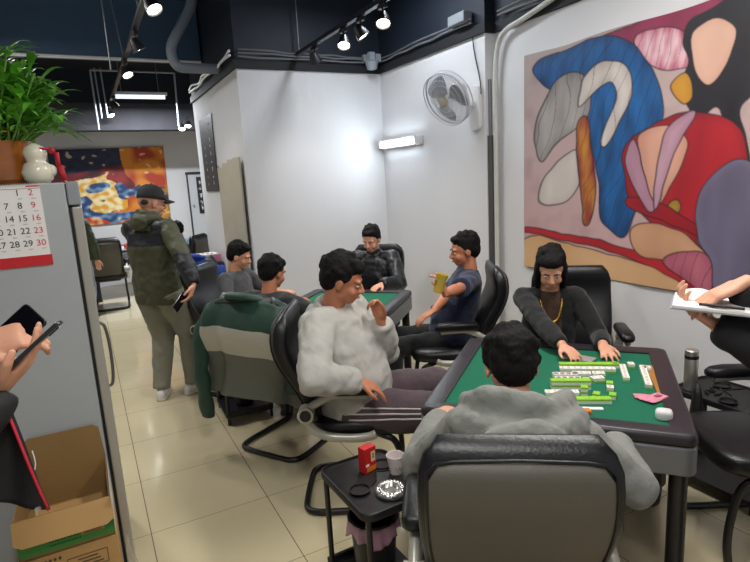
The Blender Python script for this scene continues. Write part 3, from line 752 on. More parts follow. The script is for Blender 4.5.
make_bin('black bin with a pink liner standing on the half hidden side table shelf', (.885, 3.95), .07, .09, .30)
bb = make_bin('black bin with a pink liner beneath the edge of the big mahjong table at right', (2.335, 1.66), .085, .105, .34, .001)
# things on the near side table
jb = on(368, 470, ST-.01); r = empty('drink_carton', (jb.x, jb.y, ST-.0105), .25, 'red drink carton standing on the near side table', 'drink carton')
mb = MB(); mb.box2((-.031, -.021, 0), (.031, .021, .108)); cb = mb.build('carton', mat('carton_red', 'c41f22', .4), r, bevel=.002)
mb = MB(); mb.box2((.002, -.0222, .045), (.024, -.0212, .088), 0); mb.box2((-.022, -.0222, .006), (.026, -.0212, .026), 1)
mb.box2((-.028, -.0222, .03), (-.010, -.0212, .04), 2)
for k, (a, b_) in enumerate(((.076, .008), (.064, .008))):
    mb.box2((.008, -.0228, a-.001), (.019, -.0221, a+.001), 3); mb.box2((.0125, -.0228, a-.005), (.0145, -.0221, a+.006), 3); mb.box2((.009, -.0228, a-.005), (.018, -.0221, a-.0035), 3)
mb.build('printed_label', [mat('label_cream', 'e3d2a0', .6), mat('label_orange', 'dd7a2a', .6), papr, blk], cb)
mb = MB(); mb.box2((.0315, -.015, .01), (.0322, .015, .05), 0); mb.build('side_print', mat('label_cream', 'e3d2a0', .6), cb)
mb = MB(); mb.cyl((.015, .005, .098), (.018, .006, .118), .003, n=8); mb.build('straw', mat('straw_pink', 'e4a6a0', .5), r, smooth=True)
cp = on(396, 472, ST-.01); mb = MB(); mb.lathe([(0, 0), (.025, 0), (.036, .075), (.038, .077), (.036, .079), (.034, .077), (.024, .004), (0, .004)], (0, 0, 0), 30)
r = empty('paper_cup', (cp.x, cp.y, ST-.0105), 0, 'pale printed paper cup standing in the side table well', 'cup'); mb.build('cup', mat('cup_paper', 'd9cfcb', .6), r, smooth=True)
mb = MB()
for k in range(3): mb.tube([V(((.0285+.011*z_/.075)*math.cos(a), (.0285+.011*z_/.075)*math.sin(a), z_)) for a, z_ in [(-2.2+.25*k*0+.1*i+.5*k, .03+.008*math.sin(i*1.3+k)) for i in range(9)]], .0009, 5)
mb.build('print', mat('print_rose', 'b58e8e', .6), r)
ap_ = on(391, 492, ST-.01); r = empty('ashtray', (ap_.x, ap_.y, ST-.0105), 0, 'shiny silver foil ashtray on the near side table', 'ashtray')
mb = MB(); mb.grid(lambda u, v: ((lambda R_, z_: (R_*math.cos(2*PI*u), R_*math.sin(2*PI*u), z_))(*[(.0, .004), (.028, .004), (.034, .022), (.044, .024+.003*math.sin(40*PI*u)), (.058, .018+.003*math.sin(36*PI*u)), (.062, .006+.0*u), (.06, .0)][int(round(v*6))])), 72, 7, cu=True); mb.build('bowl', mat('foil', 'c9c8c6', .25, metal=.9), r, smooth='all', solid=.001)
mb = MB(); mb.lathe([(0, .006), (.027, .006)], (0, 0, 0), 20); mb.build('ash', mat('ash_grey', '77736f', .9, bump=.5), r)
# things on the right side table
th = empty('thermos', (*on(686, 386, ST-.01).xy, ST-.0105), 0, 'brushed steel thermos flask with black collar behind the mahjong table corner', 'thermos')
tp_ = on(686, 384, ST-.01); th.location = (2.70, 1.665, ST-.0105)
mb = MB(); mb.lathe([(0, 0), (.031, 0), (.033, .004), (.033, .165), (.031, .17), (0, .17)], (0, 0, 0), 30); mb.build('flask', steel, th, smooth=True)
mb = MB(); mb.lathe([(.0315, .17), (.034, .172), (.034, .187), (.0315, .19)], (0, 0, 0), 30); mb.build('collar', blackpl, th, smooth=True)
mb = MB(); mb.lathe([(.033, .188), (.034, .195), (.033, .212), (.028, .218), (0, .22)], (0, 0, 0), 30); mb.build('lid', steel, th, smooth=True)
mb = MB(); q = V((2.70, 1.57, ST-.008))
mb.tube(smooth_path([q, q+V((.03, .03, .004)), q+V((.06, .0, 0)), q+V((.09, .04, .004)), q+V((.13, .02, 0)), q+V((.06, -.03, .002)), q+V((.02, -.02, 0))], 5), .005, 8); o = mb.build('cable', blackpl, smooth=True); tag(o, 'coiled black cable lying on the right side table', 'cable')

# objects on table 1, laid out in the table's own axes
TM = Matrix.Translation(T1C) @ Matrix.Rotation(T1A, 4, 'Z'); TMi = TM.inverted()
FZ = TZT-.014
def tl_(cx, cy): p = TMi @ on(520+cx/6.242, 335+cy/6.242, FZ+.012); return V((p.x, p.y, 0))
tw, tlh, tt = .0262, .0345, .020
tile_mats = [mat('tile_white', 'ece9e0', .3), mat('tile_green', '8fc63a', .35), blk, mat('tile_red', 'b8403a', .5)]
def tile_proto(face):
    mb = MB(); g = tt*.38
    if face == 'down': mb.box2((-tw/2, -tlh/2, 0), (tw/2, tlh/2, tt-g), 0); mb.box2((-tw/2, -tlh/2, tt-g), (tw/2, tlh/2, tt), 1)
    elif face == 'up': mb.box2((-tw/2, -tlh/2, 0), (tw/2, tlh/2, g), 1); mb.box2((-tw/2, -tlh/2, g), (tw/2, tlh/2, tt), 0)
    else: mb.box2((-tw/2, -tt/2, 0), (tw/2, tt/2-g, tlh), 0); mb.box2((-tw/2, tt/2-g, 0), (tw/2, tt/2, tlh), 1)
    if face in ('up', 'flower'):
        for k in range(3): mb.box((0, (k-1)*.009, tt+.0001), (.012-.004*(k % 2), .0022, .0003), 2 if k != 1 else 3)
    return mb.mesh('mahjong_tile', tile_mats)
tmesh = {f: tile_proto(f) for f in ('up', 'down')}
fm = MB(); fm.box2((-tw/2, -tlh/2, 0), (tw/2, tlh/2, tt), 0); fm.box((0, 0, tt+.0001), (.018, .024, .0003), 1); fm.box((.002, .003, tt+.0003), (.008, .010, .0003), 2)
tmesh['flower'] = fm.mesh('mahjong_tile', [tile_mats[0], mat('flower_grey', '7d8797', .5), mat('tile_red', 'b8403a', .5)])
placed = []
def tile(p, rot, face, label, group, lvl=0):
    o = bpy.data.objects.new('mahjong_tile', tmesh[face]); COL.objects.link(o); tag(o, label, 'mahjong tile', group)
    o.matrix_basis = TM @ Matrix.Translation((p.x, p.y, FZ+lvl*(tt+.0006)+.0004)) @ Matrix.Rotation(rot, 4, 'Z')
def row(c0, c1, n, face, label, group, rot=None, lvl=0, long=False, jit=.0):
    a, b = tl_(*c0), tl_(*c1); d = (b-a).normalized(); step = (tlh if long else tw)+.0006
    ang = math.atan2(d.y, d.x)+(PI/2 if long else 0)
    rnd = random.Random(int(c0[0]*7+c0[1]))
    for k in range(n):
        tile(a+d*step*k, ang+rnd.uniform(-jit, jit), face, label, group, lvl)
row((262, 186), (575, 186), 10, 'down', 'green-backed mahjong tile in the long far row before the woman\'s hands', 'far row of green-backed tiles')
row((265, 212), (560, 216), 9, 'up', 'white face-up mahjong tile in the long row just below the far green row', 'far row of white tiles')
tile(tl_(590, 184), .4, 'down', 'green-backed mahjong tile turned askew at the right end of the far row', None)
row((345, 245), (430, 245), 3, 'up', 'white face-up mahjong tile in the loose cluster right of the flower tiles', 'loose cluster of white tiles', jit=.15)
row((470, 245), (515, 243), 2, 'up', 'white face-up mahjong tile in the loose cluster right of the flower tiles', 'loose cluster of white tiles', jit=.3)
row((415, 285), (445, 283), 1, 'up', 'white face-up mahjong tile in the loose cluster right of the flower tiles', 'loose cluster of white tiles', jit=.3)
row((465, 275), (510, 272), 2, 'up', 'white face-up mahjong tile in the loose cluster right of the flower tiles', 'loose cluster of white tiles', jit=.2)
row((225, 250), (330, 250), 4, 'flower', 'grey-faced mahjong tile with coloured drawing at the left of the white cluster', 'grey-faced flower tiles', jit=.2)
row((240, 276), (340, 276), 4, 'flower', 'grey-faced mahjong tile with coloured drawing at the left of the white cluster', 'grey-faced flower tiles', jit=.25)
row((212, 318), (375, 318), 6, 'down', 'green-backed mahjong tile in the lower layer of the short double row', 'short double row of green-backed tiles')
row((212, 318), (375, 318), 6, 'down', 'green-backed mahjong tile in the upper layer of the short double row', 'short double row upper layer', lvl=1)
tile(tl_(400, 360), .1, 'down', 'green-backed tile, lower one of the small stack of two ending the short double row', None)
tile(tl_(400, 360), .1, 'down', 'green-backed tile, upper one of the small stack of two ending the short double row', None, 1)
tile(tl_(477, 372), -.15, 'down', 'single green-backed tile lying between the small stack and the lone pair', None)
tile(tl_(563, 332), .0, 'up', 'white face-up tile lying alone above the rightmost green-backed tile', None)
tile(tl_(560, 305), .0, 'down', 'single green-backed tile behind the lone white face-up tile', None)
tile(tl_(578, 378), -.1, 'down', 'rightmost single green-backed tile, nearer than the lone white one', None)
row((178, 362), (290, 362), 5, 'up', 'small white face-up mahjong tile in the short row above the nearest green row', 'short near row of white tiles')
row((110, 404), (390, 404), 11, 'down', 'green-backed mahjong tile in the nearest long row before the hooded person', 'nearest row of green-backed tiles')
row((640, 200), (672, 300), 5, 'up', 'white face-up mahjong tile in the left one of the two columns at right', 'left column of white tiles', long=True)
tile(tl_(693, 186), .2, 'up', 'white face-up tile lying alone at the top between the two columns', None)
row((765, 205), (822, 368), 7, 'up', 'white face-up mahjong tile in the right column beside the wooden ruler', 'right column of white tiles', long=True)
tile(tl_(795, 210), .1, 'up', 'white face-up tile beside the top of the right column, next to the ruler', None)
def flat(name, c0, c1, w, h, m, label, cat, z=0):
    a, b = tl_(*c0), tl_(*c1); d = b-a; L = d.length; mb = MB(); mb.box((L/2, 0, h/2), (L, w, h))
    o = mb.build(name, m, bevel=.0015); o.matrix_basis = TM @ Matrix.Translation((a.x, a.y, FZ+z+.0004)) @ Matrix.Rotation(math.atan2(d.y, d.x), 4, 'Z'); tag(o, label, cat); return o
flat('wooden_ruler', (782+20, 145+35), (905, 400), .030, .006, mat('ruler_wood', 'a8722e', .5, var=.15, vscale=30), 'brown wooden rack stick lying right of the white tile columns', 'ruler')
flat('scoring_stick', (150, 440), (520, 448), .022, .006, tile_mats[0], 'long white plastic stick lying before the nearest green tile row', 'stick')
lg = flat('lighter', (362, 468), (440, 466), .034, .012, mat('lighter_orange', 'e07a22', .35), 'orange packet lying on the felt beside the grey hood', 'packet')
mb = MB(); mb.box((.02, 0, .0125), (.012, .02, .0006)); mb.build('print', blk, lg)
cb_ = TMi @ on(682-20+18, 411, FZ); cpos = TMi @ on(664, 415, FZ+.015)
r = empty('dice_cup', (0, 0, 0), 0, 'white rounded plastic holder at the near right corner of the felt', 'holder'); r.matrix_basis = TM @ Matrix.Translation((cpos.x, cpos.y, FZ+.0005))
mb = MB(); loft(mb, [((0, 0, 0), X_, Y_, .027, .023), ((0, 0, .006), X_, Y_, .029, .025), ((0, 0, .026), X_, Y_, .029, .025), ((0, 0, .034), X_, Y_, .025, .021), ((0, 0, .036), X_, Y_, .02, .015)], e=.7); mb.build('shell', whitepl, r, smooth='all')
notem = mat('banknote', 'd98a9c', .7, var=.25, vscale=60)
bp_ = TMi @ on(653, 398, FZ)
for k in range(4):
    mb = MB(); mb.grid(lambda u, v: (.12*(u-.5), .055*(v-.5), .0012*k+.008*abs(u-.5)*(1-v)+.0015*math.sin(7*u+k)), 12, 5)
    mb.box((.02, .0, .0012*k+.004), (.02, .02, .0006), 1)
    o = mb.build('banknote', [notem, mat('note_dark', 'a04a64', .7)], smooth='all', solid=.0006); o.matrix_basis = TM @ Matrix.Translation((bp_.x-.01+.006*k, bp_.y-.004*k, FZ+.003)) @ Matrix.Rotation(.1+.28*k, 4, 'Z'); tag(o, 'pink banknote in the small fanned heap at the foot of the wooden stick', 'banknote', 'pink banknotes on the felt')
# phone under the woman's hand
wp = tl_(380, 140); mb = MB(); mb.prism(rrect(.075, .15, .01, 4), 0, .009); o = mb.build('phone', mat('phone_case', '9b948f', .3), bevel=.002); o.matrix_basis = TM @ Matrix.Translation((wp.x-.01, wp.y+.01, FZ+.001)) @ Matrix.Rotation(1.2, 4, 'Z'); tag(o, 'pale phone lying under the woman\'s hands at the far side of the felt', 'phone')

# jackets draped on chairs
def drape(name, chr_, label, mats, bands, zb, wid, L, sleeve=None, seed=1):
    c = chairs[chr_]; r = empty(name, c.location, c.rotation_euler.z, label, 'jacket')
    def fn(u, v):
        a = 2*PI*u; t = 1-(1-zb)*v if False else None
        z = 1.055-(1.055-zb)*v
        tt_ = max(0, min(1, (z-.47)/.55)); cc = back_axis(tt_)
        if v < .04: k = math.sqrt(max(0.0, v/.04))*.9+.1*0
        else: k = .9+.1*min(1, (v-.04)/.1)
        hw = (wid/2+.05*v)*max(k, .02); ht = (.058+L*v)*max(k, .02)
        f = (.006+.022*v)*(math.sin(5*a+seed+2*v)+.6*math.sin(9*a+seed*2+3*v))
        ca, sa_ = math.cos(a), math.sin(a)
        x = (hw+f)*math.copysign(abs(ca)**.55, ca); y = cc.y-L*v*.55+(ht+f)*math.copysign(abs(sa_)**.7, sa_)
        dz = -.045*abs(ca)**3*(1-v) if v < .6 else -.045*abs(ca)**3*.4
        if sa_ > 0 and v > .62: z += (v-.62)*.35*sa_*0
        return (x, y, z+dz+.012*math.sin(4*a+seed)*v+.004*nz(x*20, z*14))
    def mf(u, v):
        for lim, mi in bands:
            if v < lim: return mi
        return bands[-1][1]
    mb = MB(); mb.grid(fn, 96, 64, cu=True, mf=mf); mb.build('body', mats, r, smooth='all', solid=.006)
    mb = MB(); mb.sweep(smooth_path([(-.13, -.32, 1.03), (-.07, -.385, 1.06), (.0, -.40, 1.065), (.07, -.385, 1.06), (.13, -.32, 1.03)], 6), [(.022, .035)]*25, Z_, 10); mb.build('collar', mats[0], r, smooth='all')
    if sleeve:
        for (sx, pts, st) in sleeve:
            sp = smooth_path([V(p) for p in pts], 7); N = len(sp)
            rad = [(.062-.012*i/N+.007*math.sin(i*1.1), .040-.006*i/N+.006*math.sin(i*.8)) for i in range(N)]
            mb = MB(); n = 20; o0 = len(mb.f); mb.sweep(sp, rad, V((1, 0, 0)), n)
            for i in range(N-1):
                for k in range(n):
                    if st and k in st: mb.m[i*n+k] = 1
                    if i > N-3: mb.m[i*n+k] = 0
            mb.build('sleeve', mats, r, smooth='all')
    return r
jg = mat('jacket_green', '1f4034', .6, bump=.3, bscale=18); jc = mat('jacket_cream', 'b9b5a6', .65, bump=.3, bscale=18); jgr = mat('jacket_grey', '63665c', .6, bump=.4, bscale=16)
drape('jacket', 'jacket', 'green, cream and grey colour-block jacket hung over the chair back', [jg, jc, jgr], [(.28, 0), (.56, 1), (1.1, 2)], .44, .66, .10,
      [(-1, [(-.27, -.33, .96), (-.33, -.40, .82), (-.35, -.42, .62), (-.35, -.42, .44), (-.36, -.40, .26)], (12, 13, 14, 15)), (1, [(.27, -.32, .95), (.30, -.36, .82), (.31, -.34, .62), (.30, -.34, .5)], None)])
bj = mat('jacket_blue', '1c3f9c', .6, bump=.3, bscale=18)
drape('jacket', 'blue', 'bright blue jacket hung over a chair behind the standing man', [bj, bj, bj], [(1.1, 0)], .30, .52, .08,
      [(-1, [(-.25, -.33, .95), (-.30, -.38, .75), (-.30, -.38, .5), (-.30, -.38, .3)], None), (1, [(.25, -.33, .95), (.29, -.38, .75), (.3, -.38, .5)], None)], 3)

# fridge
FY = 2.3; fx1 = -.046
fr = empty('refrigerator', (-.45, FY+.35, 0), 0, 'tall pale grey refrigerator seen from its side, with a calendar on it', 'refrigerator')
HT = 1.742
def bw(mbx, a, b, m=0): mbx.box2(a, b, m)
fsm = mat('fridge_side', 'a9adaf', .35, var=.03); 
mb = MB(); mb.box2((-.95, FY, .04), (fx1, FY+.70, HT)); mb.build('cabinet', fsm, fr, world=True, bevel=.006)
dz = ony(72, 207, FY).z
mb = MB(); mb.box2((fx1, FY+.01, .06), (fx1+.012, FY+.69, dz)); mb.build('door_seal', blackpl, fr, world=True)
dm = mat('fridge_door', 'aaa69c', .35, metal=.3)
mb = MB(); mb.box2((fx1+.010, FY-.005, .06), (fx1+.044, FY+.70, dz)); dd = mb.build('door', dm, fr, world=True, bevel=.006)
mb = MB(); mb.box2((fx1+.002, FY-.002, dz+.006), (fx1+.044, FY+.70, HT+.002)); mb.build('top_cap', mat('fridge_cap', '8c9094', .4), fr, world=True, bevel=.006)
hz0, hz1 = on(107, 375, 1).z, 0
ha = onx(102, 310, fx1+.10); hb = onx(107, 378, fx1+.10)
mb = MB(); mb.tube(smooth_path([(fx1+.042, FY+.05, 1.20), (fx1+.058, FY+.05, 1.185), (fx1+.066, FY+.05, 1.12), (fx1+.066, FY+.05, 1.02), (fx1+.058, FY+.05, .95), (fx1+.042, FY+.05, .94)], 6), .006, 12); mb.build('handle', mat('handle_grey', '6e6a64', .3, metal=.6), dd, world=True, smooth=True)
mb = MB(); mb.box2((-.93, FY+.03, 0), (fx1-.02, FY+.66, .04)); mb.build('plinth', blackpl, fr, world=True)
# calendar
def fpt(x, y): return ony(x, y, FY-.004)
ca_, cb2, cc_ = fpt(0, 186.5), fpt(40, 183), fpt(52, 264)
zt = fpt(20, 185).z; zb_ = fpt(25, 267).z; xr = (fpt(41, 190).x+fpt(51, 262).x)/2
cw_ = .40; xl_ = xr-cw_
cal = empty('wall_calendar', (xr-cw_/2, FY, zb_), 0, 'white tear-off calendar with black and red numbers on the refrigerator side', 'calendar')
mb = MB(); mb.box2((xl_, FY-.004, zb_+.035), (xr, FY-.0015, zt)); sh = mb.build('sheet', papr, cal, world=True)
mb = MB(); mb.box2((xl_-.003, FY-.0055, zb_), (xr+.004, FY-.0012, zb_+.037)); mb.build('red_band', mat('calendar_red', 'c31f27', .5), cal, world=True)
mb = MB(); mb.box2((fpt(25, 184).x, FY-.0050, zt-.008), (fpt(39, 184).x, FY-.004, zt-.003), 0)
mb.box2((xl_, FY-.0050, zt-.014), (xr, FY-.0041, zt-.0125), 1)
mb.build('header_line', [redm, greypl], sh, world=True)
mb = MB()
for k in range(54):
    x = xl_+.005+k*(cw_-.01)/53; mb.tube([(x, FY-.004, zt-.006), (x, FY-.008, zt), (x, FY-.004, zt+.006)], .0011, 5)
mb.build('binding', steel, cal, world=True)
nb = MB(); nr = MB(); gl = MB()
x29 = fpt(30.5, 192.5); dx = fpt(30.5, 192.5).x-fpt(17.0, 193.2).x
rows_ = [fpt(31, y).z for y in (192.5, 205.5, 218, 230.5, 243.5)]
import calendar as _c
Mt = Matrix(((1, 0, 0), (0, 0, -1), (0, 1, 0))).to_4x4()
for d in range(1, 31):
    wd = (d+4) % 7; wk = (d+4)//7           # the 1st is a Saturday
    x = x29.x+.006*wk*0-(6-wd)*dx+.0015*wk; z = rows_[min(wk, 4)] if wk < 5 else rows_[4]
    if d in (30,): wk = 4; wd = 6
    if d == 30: pass
    wk = (d+4)//7
    if wk > 5: continue
    zz = rows_[0]+(rows_[4]-rows_[0])*wk/4 if wk <= 4 else rows_[4]-.03
    x = x29.x-(6-wd)*dx+.0018*wk
    tgt = nr if wd == 6 else nb
    text_mesh(str(d), .031, Matrix.Translation((x, FY-.0045, zz)) @ Mt, tgt)
    gl.box((x+.006, FY-.0045, zz-.020), (.014, .0004, .003))
nb.build('black_numbers', blk, sh, world=True); nr.build('red_numbers', mat('number_red', 'd03050', .6), sh, world=True); gl.build('small_print', mat('small_print', 'b8b4b0', .7), sh, world=True)

# plant and ornaments on the fridge
PY = FY+.20
pc = ony(16, 160, PY); pot_x = ony(5, 160, PY).x
pr = ony(22, 150, PY); potr = abs(ony(24, 160, PY).x-pot_x)
pot = empty('potted_bamboo', (pot_x+.0, PY+.03, HT+.001), 0, 'leafy green bamboo plant in an orange-brown glazed pot on the refrigerator', 'plant')
PR = potr+.03; ph = ony(10, 142, PY).z-HT
mb = MB(); mb.lathe([(0, 0), (PR*.75, 0), (PR*.95, .02), (PR, ph*.5), (PR*.97, ph*.9), (PR*1.03, ph), (PR*.93, ph), (PR*.9, ph-.02), (0, ph-.02)], (0, 0, 0), 36); mb.build('pot', mat('glaze_orange', '9c5a20', .2, var=.3, vscale=20, coat=.5), pot, smooth=True)
mb = MB(); mb.lathe([(0, ph-.012), (PR*.9, ph-.012)], (0, 0, 0), 24); mb.build('soil', mat('soil', '2b2118', .95), pot)
rnd = random.Random(5)
leafm = mat('bamboo_leaf', '69ad38', .42, var=.5, vscale=9)
mbs = MB(); mbl = MB()
for k in range(78):
    a = rnd.uniform(0, 2*PI); q = PR*.8*math.sqrt(rnd.random()); b = V((q*math.cos(a), q*math.sin(a), ph-.02))
    h = rnd.uniform(.06, .34); 
    top = b+V((b.x*.9+rnd.uniform(-.03, .15), b.y*.7, h)); mbs.cyl(b, top, .0045, .0035, 7)
    for j in range(rnd.randint(6, 9)):
        s = top-(top-b)*rnd.uniform(0, .5); az = rnd.uniform(0, 2*PI); L = rnd.uniform(.09, .19); up = rnd.uniform(.25, 1.35); wd_ = rnd.uniform(.010, .020)
        d = V((math.cos(az), math.sin(az), 0)); side = V((-d.y, d.x, 0))
        pts = []
        for i in range(6):
            t = i/5; pp_ = s+d*L*t*math.cos(up*.6)+Z_*(L*t*math.sin(up)-L*.55*t*t); w = wd_*math.sin(PI*min(1, .06+t*.94))**.8*(1-.25*t)
            pts.append((pp_-side*w+Z_*w*.25, pp_, pp_+side*w+Z_*w*.25))
        vs = [x for p in pts for x in p]; fs = []
        for i in range(5):
            fs += [(3*i, 3*i+1, 3*i+4, 3*i+3), (3*i+1, 3*i+2, 3*i+5, 3*i+4)]
        mbl.add(vs, fs)
mbs.build('stems', mat('bamboo_stem', '5c8a34', .5), pot, smooth=True); mbl.build('foliage', leafm, pot, smooth='all')
mb = MB()
for zz, rr in ((ph+.035, .055), (ph+.115, .05)): mb.tube([V((rr*math.cos(2*PI*i/24)*1.4, rr*math.sin(2*PI*i/24)*1.2, zz)) for i in range(24)], .004, 6, closed=True)
mb.build('ribbon', mat('gold_ribbon', 'c78a1c', .3, metal=.5), pot, smooth=True)
gc = ony(36, 160, PY-.08)
g = empty('gourd_ornament', (gc.x, PY-.08, HT+.003), 0, 'glossy cream ceramic gourd ornament beside the orange-brown pot', 'ornament')
mb = MB(); mb.lathe([(0, 0), (.03, 0), (.048, .015), (.054, .04), (.044, .068), (.030, .078), (.034, .09), (.040, .108), (.033, .13), (.012, .143), (0, .146)], (0, 0, 0), 28); mb.build('gourd', mat('cream_glaze', 'd9d3bd', .15, coat=1), g, smooth='all')
mb = MB(); mb.ellip((.045, -.01, .045), (.018, .018, .022)); mb.build('bulge', mat('cream_glaze', 'd9d3bd', .15), g, smooth='all')
mb = MB(); mb.tube(smooth_path([(.0, -.03, .125), (.05, -.02, .12), (.065, -.01, .10), (.07, -.01, .05), (.085, -.01, .01)], 5), .004, 6); mb.tube([(.07, -.012, .11), (.07, -.012, .06)], .008, 6); mb.tube([(.075, -.014, .06), (.082, -.016, .005)], .011, 8)
mb.ellip((.055, -.02, .115), .012)
mb.build('red_tassel', mat('tassel_red', 'b01c28', .7), g, smooth='all')

# cardboard boxes by the fridge
kraft = mat('kraft', '8f6f42', .8, var=.08, vscale=8, bump=.1); kraft2 = mat('kraft_light', 'b48d58', .8, var=.05); grn = mat('box_green', '3f8a38', .6)
bx0, bx1, by0, by1, bz0, bz1 = -.335, -.052, 1.955, 2.285, .535, .68
r = empty('cardboard_box', ((bx0+bx1)/2, (by0+by1)/2, bz0), 0, 'open cardboard box with a green stripe, on top of the stack by the refrigerator', 'box')
T = .004
mb = MB(); mb.box2((bx0, by0, bz0+.001), (bx1, by1, bz0+.006)); mb.box2((bx0, by1-T, bz0+.001), (bx1, by1, bz1)); mb.box2((bx0, by0, bz0+.001), (bx0+T, by1, bz1)); mb.box2((bx1-T, by0, bz0+.001), (bx1, by1, bz1)); mb.box2((bx0, by0, bz0+.001), (bx1, by0+T, bz1))
mb.build('tray', kraft, r, world=True)
mb = MB(); fl = [(bx0+.0, bz1), (bx1, bz1), (bx1-.01, bz1+.125), (bx1-.03, bz1+.14), (bx0+.04, bz1+.14), (bx0+.015, bz1+.12)]
mb.prism(fl, -T/2, T/2, M=Matrix(((1, 0, 0), (0, 0, -1), (0, 1, 0))), T=(0, by1-.001, 0)); mb.build('back_flap', kraft, r, world=True)
mb = MB(); a0 = V((0, -.035, -.07)).normalized()
mb.add([(bx0-.004, by0-.001, bz1), (bx1+.004, by0-.001, bz1), (bx1+.004, by0-.03, bz1-.065), (bx1-.02, by0-.036, bz1-.078), (bx0+.02, by0-.036, bz1-.078), (bx0-.004, by0-.03, bz1-.065)], [(0, 5, 4, 3, 2, 1)]); mb.build('front_flap', kraft2, r, world=True, solid=.004)
mb = MB(); mb.box2((bx0, by0-.0015, bz0+.012), (bx1, by0, bz0+.13), 0)
for k in range(5): mb.box((bx0+.095+.018*k, by0-.0022, bz0+.048), (.012, .001, .012), 1); mb.box((bx0+.095+.018*k, by0-.0028, bz0+.048), (.005, .001, .006), 0)
for k in range(12): mb.box((bx0+.09+.008*k, by0-.0022, bz0+.03), (.005, .001, .004), 1)
mb.box((bx1-.065, by0-.0024, bz0+.05), (.07, .001, .028), 2)
for k in range(4): mb.box((bx1-.065, by0-.003, bz0+.04+.006*k), (.055, .001, .002), 1)
mb.build('green_print', [grn, mat('print_dark', '2c4a2a', .7), kraft2], r, world=True)
mb = MB(); mb.box2((bx1+.002, by0-.02, bz1-.12), (bx1+.0035, by1-.06, bz1+.005)); 
mb.build('side_flap', mat('white_card', 'c9c6bd', .6), r, world=True)
mb = MB(); mb.box2((bx0+.03, by0+.02, bz0+.007), (bx1-.03, by1-.06, bz0+.03)); o = mb.build('cardboard_sheet', kraft2, bevel=.002); tag(o, 'loose tan cardboard sheet lying inside the open box', 'cardboard')
mb = MB(); mb.tube(smooth_path([V((bx0+.05, by1-.02, bz1+.10)), V((bx0+.055, by1-.05, bz1+.05)), V((bx0+.03, by1-.09, bz1-.0)), V((bx0+.035, by1-.10, bz1-.05)), V((bx0+.04, by1-.11, bz0+.035))], 5), .0022, 6); o = mb.build('string', papr); tag(o, 'thin white string dangling into the open cardboard box', 'string')
r = empty('cardboard_box', ((bx0+bx1)/2, (by0+by1)/2, 0), 0, 'closed tan cardboard box at the bottom of the stack by the refrigerator', 'box')
mb = MB(); mb.box2((bx0-.008, by0-.004, .001), (bx1+.004, by1-.003, bz0)); bx_ = mb.build('carton', kraft2, r, world=True, bevel=.002)
mb = MB(); x, z = (bx0+bx1)/2+.05, bz0-.06
for a in ((x, z+.025, .12, .002), (x, z-.025, .12, .002), (x-.06, z, .002, .05), (x+.06, z, .002, .05)): mb.box((a[0], by0-.005, a[1]), (a[2], .001, a[3]))
for k in range(3): mb.box((x, by0-.005, z-.014+.013*k), (.09-.015*k, .001, .004))
for k in range(6): mb.box((x-.15+.014*k, by0-.005, bz0-.02), (.008, .001, .010))
mb.build('print', mat('print_brown', '4a3826', .7), bx_, world=True)
film = mat('clear_film', 'd6d4cc', .15, trans=.7, alpha=.35)
mb = MB(); mb.grid(lambda u, v: (bx1+.02+.03*u+.012*math.sin(9*v+3*u), by0-.02+.24*u, .012+.40*v+.015*math.sin(11*u)), 24, 18); o = mb.build('plastic_wrap', film, smooth='all', solid=.0008); tag(o, 'crumpled clear plastic wrap beside the cardboard boxes', 'plastic wrap')

mb = MB(); pb = on(697, 402, .50)
loft(mb, [(pb+V((.0, 0, -.16)), V((.8, .6, 0)), V((-.6, .8, 0)), .055, .025), (pb+V((0, 0, -.05)), V((.8, .6, 0)), V((-.6, .8, 0)), .05, .03), (pb+V((0, 0, .05)), V((.8, .6, 0)), V((-.6, .8, 0)), .035, .02), (pb+V((0, 0, .10)), V((.8, .6, 0)), V((-.6, .8, 0)), .015, .008)], e=.7)
o = mb.build('cloth_bag', mat('bag_black', '0c0c0e', .6, bump=.5, bscale=14), smooth='all'); tag(o, 'small black cloth bag hanging between the big mahjong table and the thermos', 'bag')
# distant room extras
def pink_box():
    c = on(200, 254, .83); c = V((1.26, 7.0, .80))
    r = empty('side_cabinet', (1.27, 6.95, 0), 0, 'dark low cabinet with a pink box on it, against the partition', 'cabinet')
    mb = MB(); mb.box((0, 0, .39), (.34, .4, .78)); mb.build('carcass', mat('cab_dark', '2c2a2e', .5), r, bevel=.01)
    mb = MB(); mb.box((-.01, -.205, .55), (.28, .012, .3)); mb.build('drawer', mat('cab_drawer', '3a383c', .5), r, bevel=.004)
    r2 = empty('tissue_box', (1.26, 6.93, .781), .1, 'pink and white box on the dark cabinet by the partition', 'box')
    mb = MB(); mb.box((0, 0, .045), (.30, .26, .09)); mb.build('carton', mat('pink_card', 'c77e9c', .6), r2, bevel=.004)
    mb = MB(); mb.box((0, 0, .095), (.26, .22, .01)); [mb.box((-.08+.05*k, -.02*k+.03, .101), (.03, .05, .003), 1) for k in range(4)]; mb.build('papers', [papr, blk], r2)
pink_box()
mb = MB(); mb.box((.25, 9.9, TZT+.05), (.3, .2, .1)); o = mb.build('carton', papr, bevel=.005); tag(o, 'white box on the distant mahjong table', 'box')
mb = MB(); mb.box((.62, 9.75, TZT+.03), (.22, .16, .06)); mb.box((.66, 9.75, TZT+.075), (.1, .1, .03), 1); o = mb.build('carton', [mat('box_red', 'a83028', .6), papr], bevel=.004); tag(o, 'red and white packet on the distant mahjong table', 'box')
mb = MB(); mb.tube(smooth_path([V((.3, 9.4, .5)), V((.33, 9.3, .82)), V((.45, 9.3, .84)), V((.47, 9.3, .8))], 5), .012, 8); 
